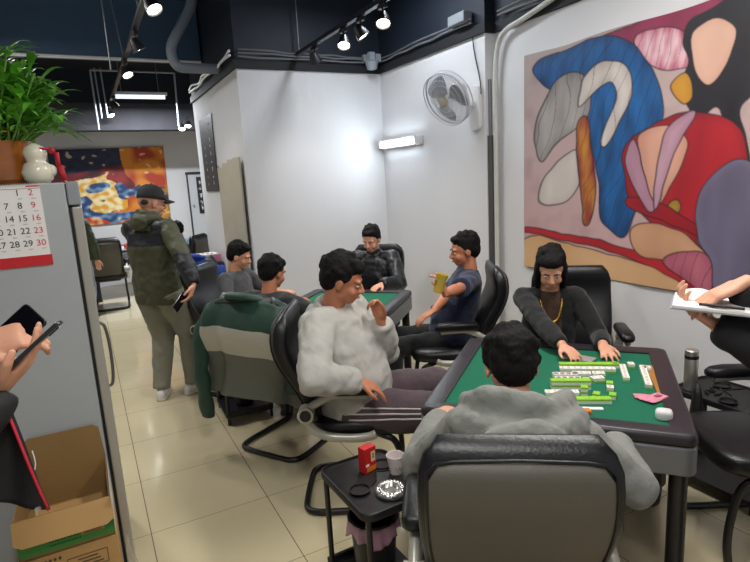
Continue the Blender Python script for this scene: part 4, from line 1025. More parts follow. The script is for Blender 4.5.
# cables on the floor under the big table
mb = MB(); mb.tube(smooth_path([V((2.0, 1.9, .25)), V((2.1, 1.95, .03)), V((2.0, 2.1, .008)), V((1.5, 2.35, .008)), V((2.3, 2.6, .008)), V((3.0, 2.2, .008))], 8), .005, 8)
o = mb.build('cable', blackpl, smooth=True); tag(o, 'thin black power cable trailing on the floor beneath the big mahjong table', 'cable')
mb = MB(); a, b_ = on(412, 520, .12), on(440, 545, .12)
mb.box(V((1.16, 1.72, .05)), (.05, .20, .10), 0, Matrix.Rotation(-.7, 3, 'Z')); o = mb.build('tissue_pack', mat('pale_blue', 'b5cbe0', .6), bevel=.012); tag(o, 'pale blue packet on the floor between the near side table and chair', 'packet')
# ================================================================ PEOPLE
def rotm(ax, deg): return Matrix.Rotation(math.radians(deg), 3, ax)
def add_head(mb, hb, M, s, fem=False):
    # hb = chin-level base of the skull, M = 3x3 turn of the head (face along +y)
    def P(x, y, z): return hb+M@V((x*s, y*s, z*s))
    def E(c, r): mb.ellip(P(*c), tuple(q*s for q in r), M, nu=20, nv=14)
    E((0, -.012, .135), (.074, .094, .090))
    E((0, .024, .080), (.056, .066, .078)); E((0, .050, .030), (.034, .034, .026)); E((0, .0, .045), (.055, .055, .04))
    for q in (-1, 1):
        E((q*.034, .058, .072), (.024, .026, .026)); E((q*.076, -.006, .098), (.009, .020, .032)); E((q*.030, .076, .128), (.028, .014, .010))
        E((q*.012, .096, .077), (.009, .010, .008))
    mb.sweep([P(0, .080, .122), P(0, .096, .098), P(0, .108, .080), P(0, .094, .070)], [.009*s, .011*s, .0135*s, .008*s], None, 10)
    E((0, .084, .052), (.024, .012, .007)); E((0, .080, .042), (.021, .013, .007)); 
def head_extras(root, hb, M, s, world_inv, glasses=False, lips=True):
    def P(x, y, z): return hb+M@V((x*s, y*s, z*s))
    for q in (-1, 1):
        mb = MB(); mb.ellip(P(q*.030, .0775, .106), (.012*s, .009*s, .0055*s), M); e = mb.build('eye', eyew, root, smooth='all')
        mb = MB(); mb.ellip(P(q*.030, .0855, .106), (.005*s, .003*s, .0045*s), M); mb.build('iris', eyeb, e, smooth='all')
        mb = MB(); mb.sweep([P(q*.012, .092, .124), P(q*.030, .091, .130), P(q*.050, .077, .124)], [.002*s, .0035*s, .0015*s], None, 6); mb.build('eyebrow', hairm, root, smooth='all')
    if lips:
        mb = MB(); mb.sweep([P(-.022, .088, .047), P(-.010, .097, .049), P(0, .098, .047), P(.010, .097, .049), P(.022, .088, .047)], [.001*s, .0045*s, .005*s, .0045*s, .001*s], None, 8); mb.build('lips', lipm, root, smooth='all')
    if glasses:
        mb = MB()
        for q in (-1, 1):
            mb.tube([P(q*.031+.022*math.cos(t*PI/8), .098, .106+.016*math.sin(t*PI/8)) for t in range(16)], .0018*s, 6, closed=True)
            mb.tube([P(q*.052, .096, .108), P(q*.074, .06, .108), P(q*.078, -.005, .106)], .0018*s, 6)
        mb.tube([P(-.010, .099, .108), P(.010, .099, .108)], .0018*s, 6)
        mb.build('glasses', steel, root, smooth='all')
def hair_mesh(root, hb, M, s, style='short', m=None):
    def P(x, y, z): return hb+M@V((x*s, y*s, z*s))
    mb = MB()
    def E(c, r): mb.ellip(P(*c), tuple(q*s for q in r), M, nu=20, nv=14)
    E((0, -.026, .158), (.084, .098, .082)); E((0, -.055, .115), (.076, .062, .080)); E((0, .030, .195), (.062, .055, .030))
    for q in (-1, 1): E((q*.068, -.018, .135), (.016, .040, .045))
    rnd = random.Random(int(s*1000)+len(style))
    for k in range(16):
        a = rnd.uniform(0, 2*PI); e = rnd.uniform(.1, 1.3); E((.070*math.cos(a)*math.cos(e), -.02+.085*math.sin(a)*math.cos(e), .165+.072*math.sin(e)), (.022, .022, .017))
    if style == 'full':
        for k in range(26):
            a = rnd.uniform(0, 2*PI); E((.072*math.cos(a), -.028+.080*math.sin(a)*(1 if math.sin(a) < .3 else .8), .145+rnd.uniform(-.02, .04)), (.022, .022, .022))
        E((0, .05, .185), (.06, .04, .03))
    if style in ('long', 'bun'):
        for q in (-1, 1): E((q*.074, -.005, .09), (.018, .045, .07)); E((q*.070, -.03, .02), (.025, .045, .08))
        E((0, -.075, .05), (.075, .045, .12)); E((0, .06, .182), (.06, .03, .028))
    if style == 'bun': E((0, -.12, .17), (.04, .045, .045))
    return baked(mb, 'hair', m or hairm, root, .0075, 2, .008, .012)
def cap_mesh(root, hb, M, s):
    def P(x, y, z): return hb+M@V((x*s, y*s, z*s))
    mb = MB(); N = 28
    prof = [(.001, .248), (.035, .244), (.066, .226), (.086, .195), (.092, .160), (.093, .138), (.090, .138), (.088, .160)]
    mb.add([P(r*.94*math.cos(2*PI*k/N), -.008+r*1.1*math.sin(2*PI*k/N), z) for r, z in prof for k in range(N)], [(i*N+k, i*N+(k+1) % N, (i+1)*N+(k+1) % N, (i+1)*N+k) for i in range(len(prof)-1) for k in range(N)])
    cm = mat('cap_black', '26272b', .8, bump=.2, bscale=200); c = mb.build('cap', cm, root, smooth='all')
    mb = MB(); mb.grid(lambda u, v: P(.078*math.cos(PI*(1-u))*(1-.12*v), .068+.02*math.sin(PI*u)+(.085*v)*math.sin(PI*u)**.5, .150-.018*v-.022*(2*u-1)**2*(.3+v)), 18, 6); mb.build('cap_brim', cm, c, smooth='all', solid=.004)
    mb = MB(); mb.ellip(P(0, -.008, .249), .006*s); mb.build('cap_button', cm, c)
    for k in range(4): 
        pass
    mb = MB(); mb.box(P(0, .094, .185), (.03*s, .004, .012*s), 0, M); mb.build('cap_badge', papr, c)
def hand(mb, w, d, n, side, s=1.0, curl=.5, spread=1.0, thumb=.6, curls=None):
    """w wrist, d finger direction, n out of the palm, side=+1 when the thumb lies along n x d"""
    d = d.normalized(); n = (n-d*n.dot(d)).normalized(); t = n.cross(d)*side
    L = .088*s
    mb.sweep([w-d*.02*s, w+d*.012*s, w+d*L*.45, w+d*L*.85, w+d*L*1.02], [(.027*s, .019*s), (.029*s, .017*s), (.040*s, .0155*s), (.041*s, .014*s), (.037*s, .011*s)], t, 16)
    mb.ellip(w+d*.035*s+t*.024*s+n*.006*s, (.020*s, .020*s, .018*s), nu=12, nv=8)
    for i, (off, ln, r) in enumerate(((.029, .073, .0088), (.0095, .082, .0092), (-.0100, .076, .0087), (-.0290, .060, .0078))):
        c = curls[i] if curls else curl*(1+.10*i)
        b = w+d*(L*(1.0-.02*i-.03*(i == 3)))+t*off*s
        fan = (off*1.6)*spread; dd = (d+t*fan*3).normalized()
        ang = 0; p = b-dd*.016*s; pts = [p, b]; q = b
        for k, (fr, ca) in enumerate(((.44, .75), (.31, 1.0), (.25, .8))):
            ang += c*ca; q = q+(dd*math.cos(ang)+n*math.sin(ang))*ln*fr*s; pts.append(q)
        rr = [r*s*x for x in (1.1, 1.08, 1.0, .92, .72)]
        mb.sweep(pts, rr, t, 10); mb.ellip(pts[-1], (rr[-1],)*3, nu=10, nv=8)
        for q2, r2 in zip(pts[1:-1], rr[1:-1]): mb.ellip(q2, (r2*1.04,)*3, nu=10, nv=8)
    a = thumb; b = w+d*.022*s+t*.026*s; d1 = (d*math.cos(.9-a*.3)+t*math.sin(.9-a*.3)+n*.35*a).normalized(); d2 = (d*.85+t*.35+n*.5*a).normalized(); d3 = (d+t*.05+n*.6*a).normalized()
    p1 = b+d1*.038*s; p2 = p1+d2*.032*s; p3 = p2+d3*.024*s
    mb.sweep([b-d1*.01*s, b, p1, p2, p3], [.012*s, .0135*s, .0115*s, .0108*s, .0080*s], None, 10); mb.ellip(p3, (.008*s,)*3, nu=10, nv=8)
    for q2, r2 in ((p1, .0115), (p2, .0108)): mb.ellip(q2, (r2*s,)*3, nu=10, nv=8)
def ik(a, b, l1, l2, pole):
    d = b-a; D = d.length; D2 = min(D, (l1+l2)*.999); u = d.normalized(); x = (l1*l1-l2*l2+D2*D2)/(2*D2); h = math.sqrt(max(0, l1*l1-x*x))
    p = (pole-u*pole.dot(u)).normalized(); return a+u*x+p*h, a+u*D2
def person(label, loc, head2, s=1.0, mode='sit', hz=.53, lean=8, side=0, twist=0, skinm=skin, voxel=.0065, wrists=None, hands=None, poles=None,
           face=(0, 0), facedir=None, hair='short', glasses=False, knees=None, ankles=None, feet=None, top=None, bottom=None, shoes=None, cap=False, fem=False, headfwd=.02, shrug=0, hairmat=None, cat='person', group=None, neck=.042):
    rz = math.atan2(head2[1], head2[0])-PI/2
    M0 = Matrix.Translation(V((loc[0], loc[1], 0))) @ Matrix.Rotation(rz, 4, 'Z'); Mi = M0.inverted()
    W = lambda p: Mi @ V(p); Wd = lambda d: Mi.to_3x3() @ V(d)
    tl = V((math.sin(math.radians(side)), -math.sin(math.radians(lean)), math.cos(math.radians(lean)))).normalized()
    H0 = V((0, 0, hz if mode == 'sit' else .90*s))
    tw = Matrix.Rotation(math.radians(twist), 3, 'Z')
    Pt = [H0, H0+tl*.13*s, H0+tl*.30*s, H0+tl*.43*s, H0+tl*.485*s]
    fw = tw@V((0, 1, 0)); rt = tw@V((1, 0, 0))
    up = (V((0, 0, 1))*.6+tl*.4).normalized()
    N0 = Pt[4]; HB = N0+up*neck*s+fw*headfwd*s
    sw = (.175 if not fem else .155)*s
    SH = {1: Pt[3]+rt*sw+V((0, 0, (.012+shrug)*s)), -1: Pt[3]-rt*sw+V((0, 0, (.012+shrug)*s))}
    if facedir is not None:
        fd = Wd(facedir).normalized()
        y = fd; x = y.cross(V((0, 0, 1))).normalized(); HM = Matrix((x, y, x.cross(y))).transposed()
    else: HM = rotm('Z', face[0]+twist) @ rotm('X', face[1])
    HBh = HB+HM@V((0, 0, -.02*s))*0
    arms = {}
    for q in (1, -1):
        wt = wrists.get(q) if wrists else None
        if wt is None: wt = M0 @ (H0+V((q*.17*s, .27*s, .10*s))) if mode == 'sit' else M0 @ (H0+V((q*.25*s, .03, -.06*s)))
        pole = Wd(poles[q]) if poles and q in poles else V((q*.5, -.5, -1))
        e, w_ = ik(SH[q], W(wt), .275*s, .245*s, pole); arms[q] = (SH[q], e, w_)
    legs = {}
    for q in (1, -1):
        hp = H0+V((q*.088*s, .0, -.02*s))
        if mode == 'sit':
            k = (W(knees[q]) if knees and q in knees else H0+V((q*.14*s, .41*s, -.03*s)))
            kd = (k-hp).normalized()*.42*s; k = hp+kd
            a = (W(ankles[q]) if ankles and q in ankles else V((k.x, k.y+.02, .085)))
            a = k+(a-k).normalized()*min((a-k).length, .42*s)
        else:
            a = W(ankles[q]) if ankles and q in ankles else V((q*.10*s, 0, .085))
            k, a = ik(hp, a, .42*s, .41*s, V((q*.15, 1, 0)))
        fd_ = Wd(feet[q]) if feet and q in feet else V((q*.15, 1, 0)); fd_.z = 0; fd_.normalize()
        legs[q] = (hp, k, a, fd_)
    # --- body
    mb = MB(); add_head(mb, HB, HM, s*1.0, fem)
    mb.sweep([N0-up*.05*s, N0+up*.02*s, HB+HM@V((0, -.015*s, .03*s)), HB+HM@V((0, -.02*s, .08*s))], [.062*s, .054*s, .052*s, .05*s], None, 16)
    mb.sweep([Pt[0]-tl*.05*s]+Pt, [(.10*s, .08*s), (.13*s, .09*s), (.115*s, .08*s), (.13*s, .09*s), (.11*s, .07*s), (.05*s, .05*s)], rt, 16)
    for q in (1, -1):
        S_, E_, W__ = arms[q]
        mb.sweep([Pt[3], S_, S_+(E_-S_)*.5, E_], [.04*s, .042*s, .040*s, .036*s], None, 14); mb.ellip(E_, (.037*s,)*3)
        mb.sweep([E_, E_+(W__-E_)*.3, E_+(W__-E_)*.75, W__], [.036*s, .039*s, .030*s, .025*s], None, 14)
        hd = hands.get(q) if hands else None
        if hd is None: hd = dict(d=M0.to_3x3()@(W__-E_), n=V((0, 0, -1)))
        d = Wd(hd['d']); n = Wd(hd['n'])
        hand(mb, W__, d, n, hd.get('side', q), s*hd.get('s', 1)*(.9 if fem else 1), hd.get('curl', .4), hd.get('spread', .6), hd.get('thumb', .5), hd.get('curls'))
        hp, k, a, fd_ = legs[q]
        mb.sweep([hp, k], [.065*s, .048*s], None, 14); mb.ellip(k, (.048*s,)*3); mb.sweep([k, k+(a-k)*.3, a], [.045*s, .048*s, .034*s], None, 14)
        mb.sweep([a, a-V((0, 0, .045)), a-V((0, 0, .05))+fd_*.12*s], [.03*s, .03*s, .024*s], None, 12)
    ob = baked(mb, 'person', skinm, None, voxel, 4); tag(ob, label, cat, group)
    ob.matrix_basis = M0
    head_extras(ob, HB, HM, s, None, glasses)
    if cap: cap_mesh(ob, HB, HM, s); hair_mesh2 = None
    if hair: 
        if not cap: hair_mesh(ob, HB, HM, s, hair, hairmat)
        else:
            mb = MB(); mb.ellip(HB+HM@V((0, -.05*s, .115*s)), (.066*s, .050*s, .045*s), HM); baked(mb, 'hair', hairmat or hairm, ob, .008, 1, .004, .01)
    ctx = dict(M0=M0, Mi=Mi, W=W, Wd=Wd, Pt=Pt, N0=N0, HB=HB, HM=HM, arms=arms, legs=legs, rt=rt, fw=fw, tl=tl, up=up, s=s, ob=ob, H0=H0)
    # --- top
    if top:
        puff = top.get('puff', 1); m = top['mats']; drop = top.get('drop', .07)*s; mb = MB()
        bl = top.get('belly', 0)
        R0 = lambda a, b: (a*s*puff, b*s*puff)
        p0 = Pt[0]-tl*drop if mode != 'sit' else Pt[0]-tl*min(drop, .03)+fw*.02*s
        fs = .92 if fem else 1
        mb.sweep([p0, Pt[0]+tl*.02*s+fw*bl*.4, Pt[1]+fw*bl, Pt[2]+fw*bl*.3, Pt[3]-tl*.01*s, Pt[3]+tl*.035*s, N0+tl*.012*s], [R0(.168*fs, .120+bl), R0(.172*fs, .125+bl), R0(.162*fs, .118+bl), R0(.178*fs, .122), R0(.165*fs, .100), R0(.105, .075), (.060*s, .056*s)], rt, 26)
        sl = top.get('sleeve', 1.0); ar = top.get('arm', 1.0)
        for q in (1, -1):
            S_, E_, W__ = arms[q]
            mb.ellip(S_-rt*q*.01*s, tuple(.068*s*ar*x for x in (1, 1, 1)))
            L1 = [Pt[3]+rt*q*.08*s, S_, S_+(E_-S_)*.5]
            r1 = [.075*s*puff, .067*s*ar, .060*s*ar]
            if sl < .55:
                mb.sweep(L1+[S_+(E_-S_)*.85], r1+[.064*s*ar], None, 18)
            else:
                mb.sweep(L1+[E_], r1+[.056*s*ar], None, 18); mb.ellip(E_, (.057*s*ar,)*3)
                en = E_+(W__-E_)*min(1, (sl-.5)*2); f = (W__-E_)
                mb.sweep([E_, E_+(en-E_)*.35, E_+(en-E_)*.8, E_+(en-E_)*.93, en], [.055*s*ar, .058*s*ar, .048*s*ar, .043*s*ar, .036*s*max(1, ar*.97)], None, 18)
        if top.get('hood'):
            hs = top['hood']*s; hb = MB(); L = 17; hz_ = up*top.get('hoodz', 0)
            for (ro, zo, w, h) in ((.105, .020, .026, .040), (.135, -.025, .030, .050)):
                pts = []; rd = []
                for i in range(L):
                    a = -1.75+3.5*i/(L-1); e = math.cos(a*.75)
                    pts.append(N0+hz_+up*(zo+.010-.05*(a/1.75)**2+.012*math.sin(3*a+ro*30))*hs+rt*math.sin(a)*(ro*.92+.006*math.sin(5*a))*hs-fw*math.cos(a)*ro*hs+fw*.03*hs); rd.append((h*hs*(.35+.65*e), w*hs*(.4+.6*e)))
                hb.sweep(pts, rd, up, 14)
            hb.ellip(N0+hz_-fw*.13*hs-tl*.045*s, (.10*hs, .035*hs, .07*hs), rotm('X', lean+8))
            baked(hb, 'hood', m[0] if isinstance(m, (list, tuple)) else m, ob, .008, 4, .02, .06)
        if top.get('collar'):
            mb.sweep([N0-up*.02*s, N0+up*.03*s, N0+up*.055*s], [.070*s, .066*s, .064*s], None, 20)
        if top.get('add'): top['add'](mb, ctx)
        baked(mb, top.get('name', 'hoodie'), m, ob, top.get('voxel', .009), top.get('smooth', 5), top.get('disp', .018), top.get('dscale', .07), mf=(top['mf'](ctx) if top.get('mf') else None))
    if bottom:
        m = bottom['mats']; bw_ = bottom.get('w', 1.0); mb = MB()
        mb.sweep([H0-V((0, 0, .05*s)), H0+tl*.03*s, H0+tl*.09*s], [(.150*s, .115*s), (.160*s, .120*s), (.150*s, .112*s)], V((1, 0, 0)), 24)
        for q in (1, -1):
            hp, k, a, fd_ = legs[q]
            mb.sweep([hp+V((0, -.03*s if mode == 'sit' else 0, 0)), hp+(k-hp)*.35, k], [.090*s*bw_, .084*s*bw_, .066*s*bw_], None, 20); mb.ellip(k, (.067*s*bw_,)*3)
            e = a+(k-a).normalized()*bottom.get('hem', .02)*s
            mb.sweep([k, k+(e-k)*.35, k+(e-k)*.85, e], [.065*s*bw_, .064*s*bw_, .050*s*bw_, .050*s*bw_], None, 20)
        if bottom.get('add'): bottom['add'](mb, ctx)
        baked(mb, bottom.get('name', 'trousers'), m, ob, .010, 4, bottom.get('disp', .016), .08, mf=(bottom['mf'](ctx) if bottom.get('mf') else None))
    if shoes:
        for q in (1, -1):
            hp, k, a, fd_ = legs[q]; g = V((a.x, a.y, 0)); sd = V((fd_.y, -fd_.x, 0))
            mb = MB(); z0 = a.z-.085
            secs = [(g-fd_*.075*s+V((0, 0, z0+.035)), sd, Z_, .022, .022), (g-fd_*.06*s+V((0, 0, z0+.045)), sd, Z_, .036, .038), (g-fd_*.01*s+V((0, 0, z0+.050)), sd, Z_, .040, .046), (g+fd_*.06*s+V((0, 0, z0+.040)), sd, Z_, .043, .036), (g+fd_*.13*s+V((0, 0, z0+.034)), sd, Z_, .046, .026), (g+fd_*.17*s+V((0, 0, z0+.030)), sd, Z_, .038, .020), (g+fd_*.19*s+V((0, 0, z0+.027)), sd, Z_, .018, .012)]
            loft(mb, secs, e=.8); mb.sweep([a, g+V((0, 0, z0+.05))], [.042*s, .044*s], None, 16)
            sh_ = baked(mb, 'shoe', shoes, ob, .006, 3)
            mb = MB(); loft(mb, [(c+V((0, 0, z0+.012-c.z)), x, y, hx*1.08, .011) for c, x, y, hx, hy in secs], e=.8); mb.build('sole', mat('sole_white', 'cfcdc8', .6), sh_, smooth='all')
            mb = MB()
            for j in range(4): c = g+fd_*(.035+.022*j)*s+V((0, 0, z0+.078-.008*j)); mb.tube([c-sd*.022, c+V((0, 0, .006)), c+sd*.022], .0025, 6)
            mb.build('laces', papr, sh_)
    return ctx
def cloth(name, c, **k): return mat(name, c, .9, bump=.35, bscale=160, sheen=.15, **k)
def v3(p): return V(p)
hoodg = mat('hoodie_light_grey', 'b5b3ad', .9, bump=.6, bscale=6, bd=.04, sheen=.1, stretch=(1, 1, .7)); hoodd = mat('hoodie_dark_grey', '83847f', .9, bump=.7, bscale=8, bd=.035, sheen=.1)
olive = mat('jacket_olive', '44462f', .6, bump=.3, bscale=20); blkj = mat('jacket_black', '14171d', .5, bump=.3, bscale=20)
trg = cloth('trousers_sage', '7c7b6b'); trm = cloth('trousers_mauve', '4f4045'); trb = cloth('trousers_black', '0f0f12'); nvy = cloth('shirt_navy', '232c48'); gry = cloth('shirt_grey', '4c4d50'); stripe = mat('stripe_white', 'c9c5c2', .7)
shw = mat('shoe_white', 'd8d5d0', .5); shb = mat('shoe_black', '18181a', .5)

# 1 standing man with cap and olive jacket
HS = V((.74, .67, 0)).normalized()
fl_, fr_ = on(163, 398, .0), on(194, 392, .0)
def stand_mf(ctx):
    W, N0, H0, arms, rt, fw, s = ctx['W'], ctx['N0'], ctx['H0'], ctx['arms'], ctx['rt'], ctx['fw'], ctx['s']
    def f(c):
        h = c.z
        for q in (1, -1):
            S_, E_, Wr = arms[q]
            t = (c-E_).dot((Wr-E_).normalized())
            dl = (c-E_)-(Wr-E_).normalized()*t
            lat = (c-ctx['Pt'][2]).dot(rt)*q
            if t > -.03 and dl.length < .085 and c.z < E_.z+.03 and lat > .12: return 1
        d = (c-N0)
        if -.17 < d.z < .05 and (abs(d.x) > .085 or d.z < -.05) and abs(d.x) < .185 and d.y < .09: return 1
        return 0
    return f
wl = on(203, 307, .88)
wr_ = on(188, 290, .93)
def jadd(mb, ctx):
    s = ctx['s']; H0 = ctx['H0']; tl = ctx['tl']
    mb.sweep([H0+tl*.12, H0-tl*.04, H0-tl*.13], [(.175*s, .135*s), (.19*s, .145*s), (.186*s, .14*s)], ctx['rt'], 24)
c = person('standing man in a black cap and an olive and black jacket, holding a phone behind', (on(178, 396, 0).x-.045, on(178, 396, 0).y+.01), HS, 1.04, 'stand', lean=1, headfwd=.035,
  wrists={1: on(199, 296, .92), -1: V((.62, 4.75, 1.02))}, hands={1: dict(d=V((-.35, -.25, -.75)), n=V((-.9, .3, .2)), curl=.45, thumb=.8), -1: dict(d=V((.6, .2, -.5)), n=V((1, 0, 0)))},
  poles={1: V((.3, -.6, -.2)), -1: V((-.4, .6, -.1))}, facedir=V((.93, .25, -.16)), hair='short', hairmat=mat('hair_grey', '3a3632', .6), glasses=True, cap=True, skinm=skin,
  ankles={1: V((fr_.x, fr_.y, .085)), -1: V((fl_.x, fl_.y, .085))}, feet={1: V((.75, .35, 0)), -1: V((.3, .9, 0))},
  top=dict(mats=[olive, blkj], name='jacket', puff=1.15, arm=1.15, hood=.8, hoodz=.055, drop=.1, add=jadd, mf=stand_mf, disp=.022), bottom=dict(mats=trg, w=1.3, hem=.0), shoes=shw)
man = c
def logo(ctx):
    ob = ctx['ob']; me = [o for o in ob.children if o.name.startswith('jacket')][0]
    p = on(144, 226, 1.4); d = (ray(144.5, 226)).normalized(); Mi = ctx['Mi']; o = Mi@CAMP; dd = Mi.to_3x3()@d
    hit, loc, nrm, _ = me.ray_cast(o, dd)
    if not hit: return
    nrm = nrm.normalized(); x = V((0, 0, 1)).cross(nrm).normalized(); y = nrm.cross(x); M = Matrix((x, y, nrm)).transposed(); mb = MB(); o = loc+nrm*.006
    for k in range(3):
        for j in range(7):
            a0, a1 = PI/2*j/7, PI/2*(j+1)/7; r1 = .034-.011*k; r0 = r1-.0075; ox = .002
            mb.add([o+M@V((.012+ox-q*math.cos(a)*1.0, -.008+q*math.sin(a), 0)) for q, a in ((r0, a0), (r1, a0), (r1, a1), (r0, a1))], [(0, 1, 2, 3)])
    text_mesh('THE', .011, Matrix.Translation(o+x*-.034+y*.016) @ M.to_4x4(), mb); text_mesh('NORTH', .011, Matrix.Translation(o+x*-.038+y*.004) @ M.to_4x4(), mb); text_mesh('FACE', .011, Matrix.Translation(o+x*-.036+y*-.008) @ M.to_4x4(), mb)
    mb.build('logo_print', papr, me)
logo(c)
ph = on(186, 301, .86)
def phone(w_, d, n, label, name='phone', L=.15, m='phone_black', col='15161a', W_=.073):
    d = d.normalized(); n = (n-d*n.dot(d)).normalized(); x = d.cross(n); M = Matrix((x, d, n)).transposed(); r = empty(name, w_, 0, label, 'phone'); r.matrix_basis = Matrix.Translation(w_) @ M.to_4x4()
    mb = MB(); mb.prism(rrect(W_, L, .009, 4), -.004, .004); mb.build('body', mat(m, col, .3), r, bevel=.0015)
    mb = MB(); mb.prism(rrect(W_-.006, L-.006, .007, 4), .0041, .0046); mb.build('screen', mat('phone_screen', '0c0d12', .08), r)
    mb = MB(); mb.prism(rrect(.022, .028, .005, 4, -.018, L/2-.024), -.0065, -.004); mb.build('camera_bump', mat('phone_lens', '2a2b30', .15), r); return r
phone(on(180, 302, .86), V((-.7, -.5, -.7)), V((-.4, .5, .1)), 'dark phone held behind the standing man in the cap')

# 2 seated man in the light grey hoodie
Hh = V(HH+(0,)) if len(HH) == 2 else V(HH)
def trm_mf(ctx):
    arms, legs = ctx['arms'], ctx['legs']
    hp, k, a, _ = legs[1]; ax = (k-hp).normalized(); up2 = V((0, 0, 1)); sd = V((1, 0, 0))
    def f(c):
        t = (c-hp).dot(ax); r = (c-hp)-ax*t
        if -.05 < t < .44 and c.x > hp.x and r.length > .03:
            an = math.degrees(math.atan2(r.z, r.x))
            for k0 in (-20, 2, 24):
                if abs(an-k0) < 5: return 1
        return 0
    return f
hw = on(380, 385, .64); hw2 = on(379, 318, .98)
c = person('seated man in a light grey hoodie and mauve striped trousers, hand at his chin', (1.15, 2.53), (.84, -.54), 1.07, 'sit', hz=.53, lean=8, side=4, twist=-22,
  wrists={1: on(358, 380, .74), -1: on(381, 322, .96)}, poles={1: V((-.4, -.7, -.6)), -1: V((.5, .1, -1))},
  hands={1: dict(d=V((.75, -.25, -.45)), n=V((-.1, .2, -1)), curl=.3), -1: dict(d=V((-.15, .15, 1)), n=V((-.8, -.3, .2)), curl=.9, thumb=.9)},
  facedir=V((.75, -.45, -.32)), hair='full', skinm=skin2,
  knees={1: V((1.46, 2.16, .52)), -1: V((1.60, 2.42, .55))}, ankles={1: V((1.40, 2.12, .085)), -1: V((1.46, 2.38, .09))}, feet={1: V((.8, -.5, 0)), -1: V((.8, -.4, 0))},
  top=dict(mats=hoodg, name='hoodie', puff=1.2, arm=1.28, hood=.95, belly=.03, disp=.024, dscale=.08), bottom=dict(mats=trm, w=1.36), shoes=shb)

me = [o for o in c['ob'].children if o.name.startswith('trousers')][0]
bpy.context.view_layer.update(); hp, k, a, _ = c['legs'][1]
for an in (4, 17, 30):
    pts = []
    for i in range(19):
        t = .02+.98*i/18; ax = (k-hp).normalized(); base = hp.lerp(k, t); d = V((math.cos(math.radians(an)), 0, math.sin(math.radians(an)))); d = (d-ax*d.dot(ax)).normalized()
        ok_, loc, nrm, _i = me.ray_cast(base+d*.3, -d)
        if ok_: pts.append(loc+nrm*.002)
    mb = MB(); mb.sweep(pts, [(.0045, .0025)]*len(pts), V((0, 0, 1)), 8); mb.build('side_stripe', stripe, me, smooth='all')
# 3 near person in dark grey hoodie, back towards us
c = person('nearest seated person, in a dark grey hoodie with black hair, back to us', (1.125, 1.26), H1, 1.0, 'sit', hz=.455, lean=5, twist=0,
  wrists={1: V((1.55, 1.22, .74)), -1: V((1.12, 1.66, .78))}, poles={1: V((.6, -.7, -.9)), -1: V((-.9, .0, -.9))},
  hands={1: dict(d=V((.3, .8, -.1)), n=V((0, 0, -1)), curl=.3), -1: dict(d=V((.8, .5, -.1)), n=V((0, 0, -1)), curl=.3)},
  facedir=V((.5, .80, -.42)), hair='full', shrug=-.01, neck=.045, headfwd=.04,
  ankles={1: V((1.50, 1.33, .085)), -1: V((1.20, 1.50, .085))},
  top=dict(mats=hoodd, name='hoodie', puff=1.12, arm=1.12, hood=1.6, hoodz=.03, disp=.02, dscale=.09), bottom=dict(mats=trb), shoes=shw)

# 4 woman across the table
def lady_mf(ctx):
    N0, fw, rt = ctx['N0'], ctx['fw'], ctx['rt']
    def f(c):
        d = c-N0; y = d.dot(fw); x = abs(d.dot(rt))
        return 1 if (y > .03 and y < .19 and x < .05+max(0, -d.z)*.04 and d.z > -.34) else 0
    return f
c = person('woman in a black cardigan over a patterned blouse, her hands on the mahjong table', (2.31, 2.28), HL, .97, 'sit', hz=.545, lean=-6, fem=True,
  wrists={1: on(566, 350, .815), -1: on(603, 345, .815)}, poles={1: V((-.2, .6, -.8)), -1: V((.7, .2, -.7))},
  hands={1: dict(d=V((-.2, -.9, -.12)), n=V((0, 0, -1)), curl=.28, spread=1.6), -1: dict(d=V((-.55, -.75, -.12)), n=V((0, 0, -1)), curl=.25, spread=1.8)},
  facedir=V((-.62, -.68, -.42)), hair='long', 
  top=dict(mats=[cloth('cardigan_black', '0b0b0e'), cloth('blouse_brown', '4a3428', var=.7, vscale=80)], name='cardigan', puff=.98, arm=.95, mf=lady_mf, disp=.014, sleeve=.97), bottom=dict(mats=trb), shoes=shb)
mb = MB(); N0 = c['N0']; f_, r_ = c['fw'], c['rt']
ch = smooth_path([N0+r_*-.06+V((0, 0, .0)), N0+r_*-.055+f_*.085-V((0, 0, .06)), N0+r_*-.03+f_*.13-V((0, 0, .13)), N0+f_*.14-V((0, 0, .15)), N0+r_*.03+f_*.13-V((0, 0, .13)), N0+r_*.055+f_*.085-V((0, 0, .06)), N0+r_*.06], 7)
for i, p in enumerate(ch): mb.ellip(p, (.0075, .0075, .0075), nu=8, nv=6)
mb.tube(ch, .004, 6); mb.build('necklace', brass, c['ob'], smooth='all')

# 5 navy man
c = person('seated man in a navy T-shirt holding a yellow cup to his mouth', (2.24, 3.15), HN, 1.0, 'sit', hz=.545, lean=16, skinm=skin2,
  wrists={-1: on(440, 296, 1.00), 1: on(428, 318, .76)}, poles={-1: V((-.2, -.6, -1)), 1: V((.6, .5, -.8))},
  hands={-1: dict(d=V((-.25, .1, 1)), n=V((-.6, .7, .1)), curl=.6, thumb=.8), 1: dict(d=V((-.8, .2, -.4)), n=V((0, 0, -1)), curl=.3)},
  facedir=V((-.85, .35, -.15)), hair='short', 
  top=dict(mats=nvy, name='t_shirt', puff=1.08, arm=1.05, sleeve=.5, belly=.03, disp=.02), bottom=dict(mats=trb), shoes=shb)
cu = on(440, 283, 1.10); r = empty('yellow_cup', cu, 0, 'yellow printed cup held by the man in the navy T-shirt', 'cup')
mb = MB(); Mr = rotm('X', 10) @ rotm('Y', 14); mb.lathe([(0, -.055), (.026, -.055), (.034, .05), (.036, .053), (.033, .053), (.025, -.05), (0, -.05)], (0, 0, 0), 24, M=Mr); mb.build('cup', mat('cup_yellow', 'd6b64a', .5, var=.2, vscale=40), r, smooth=True)
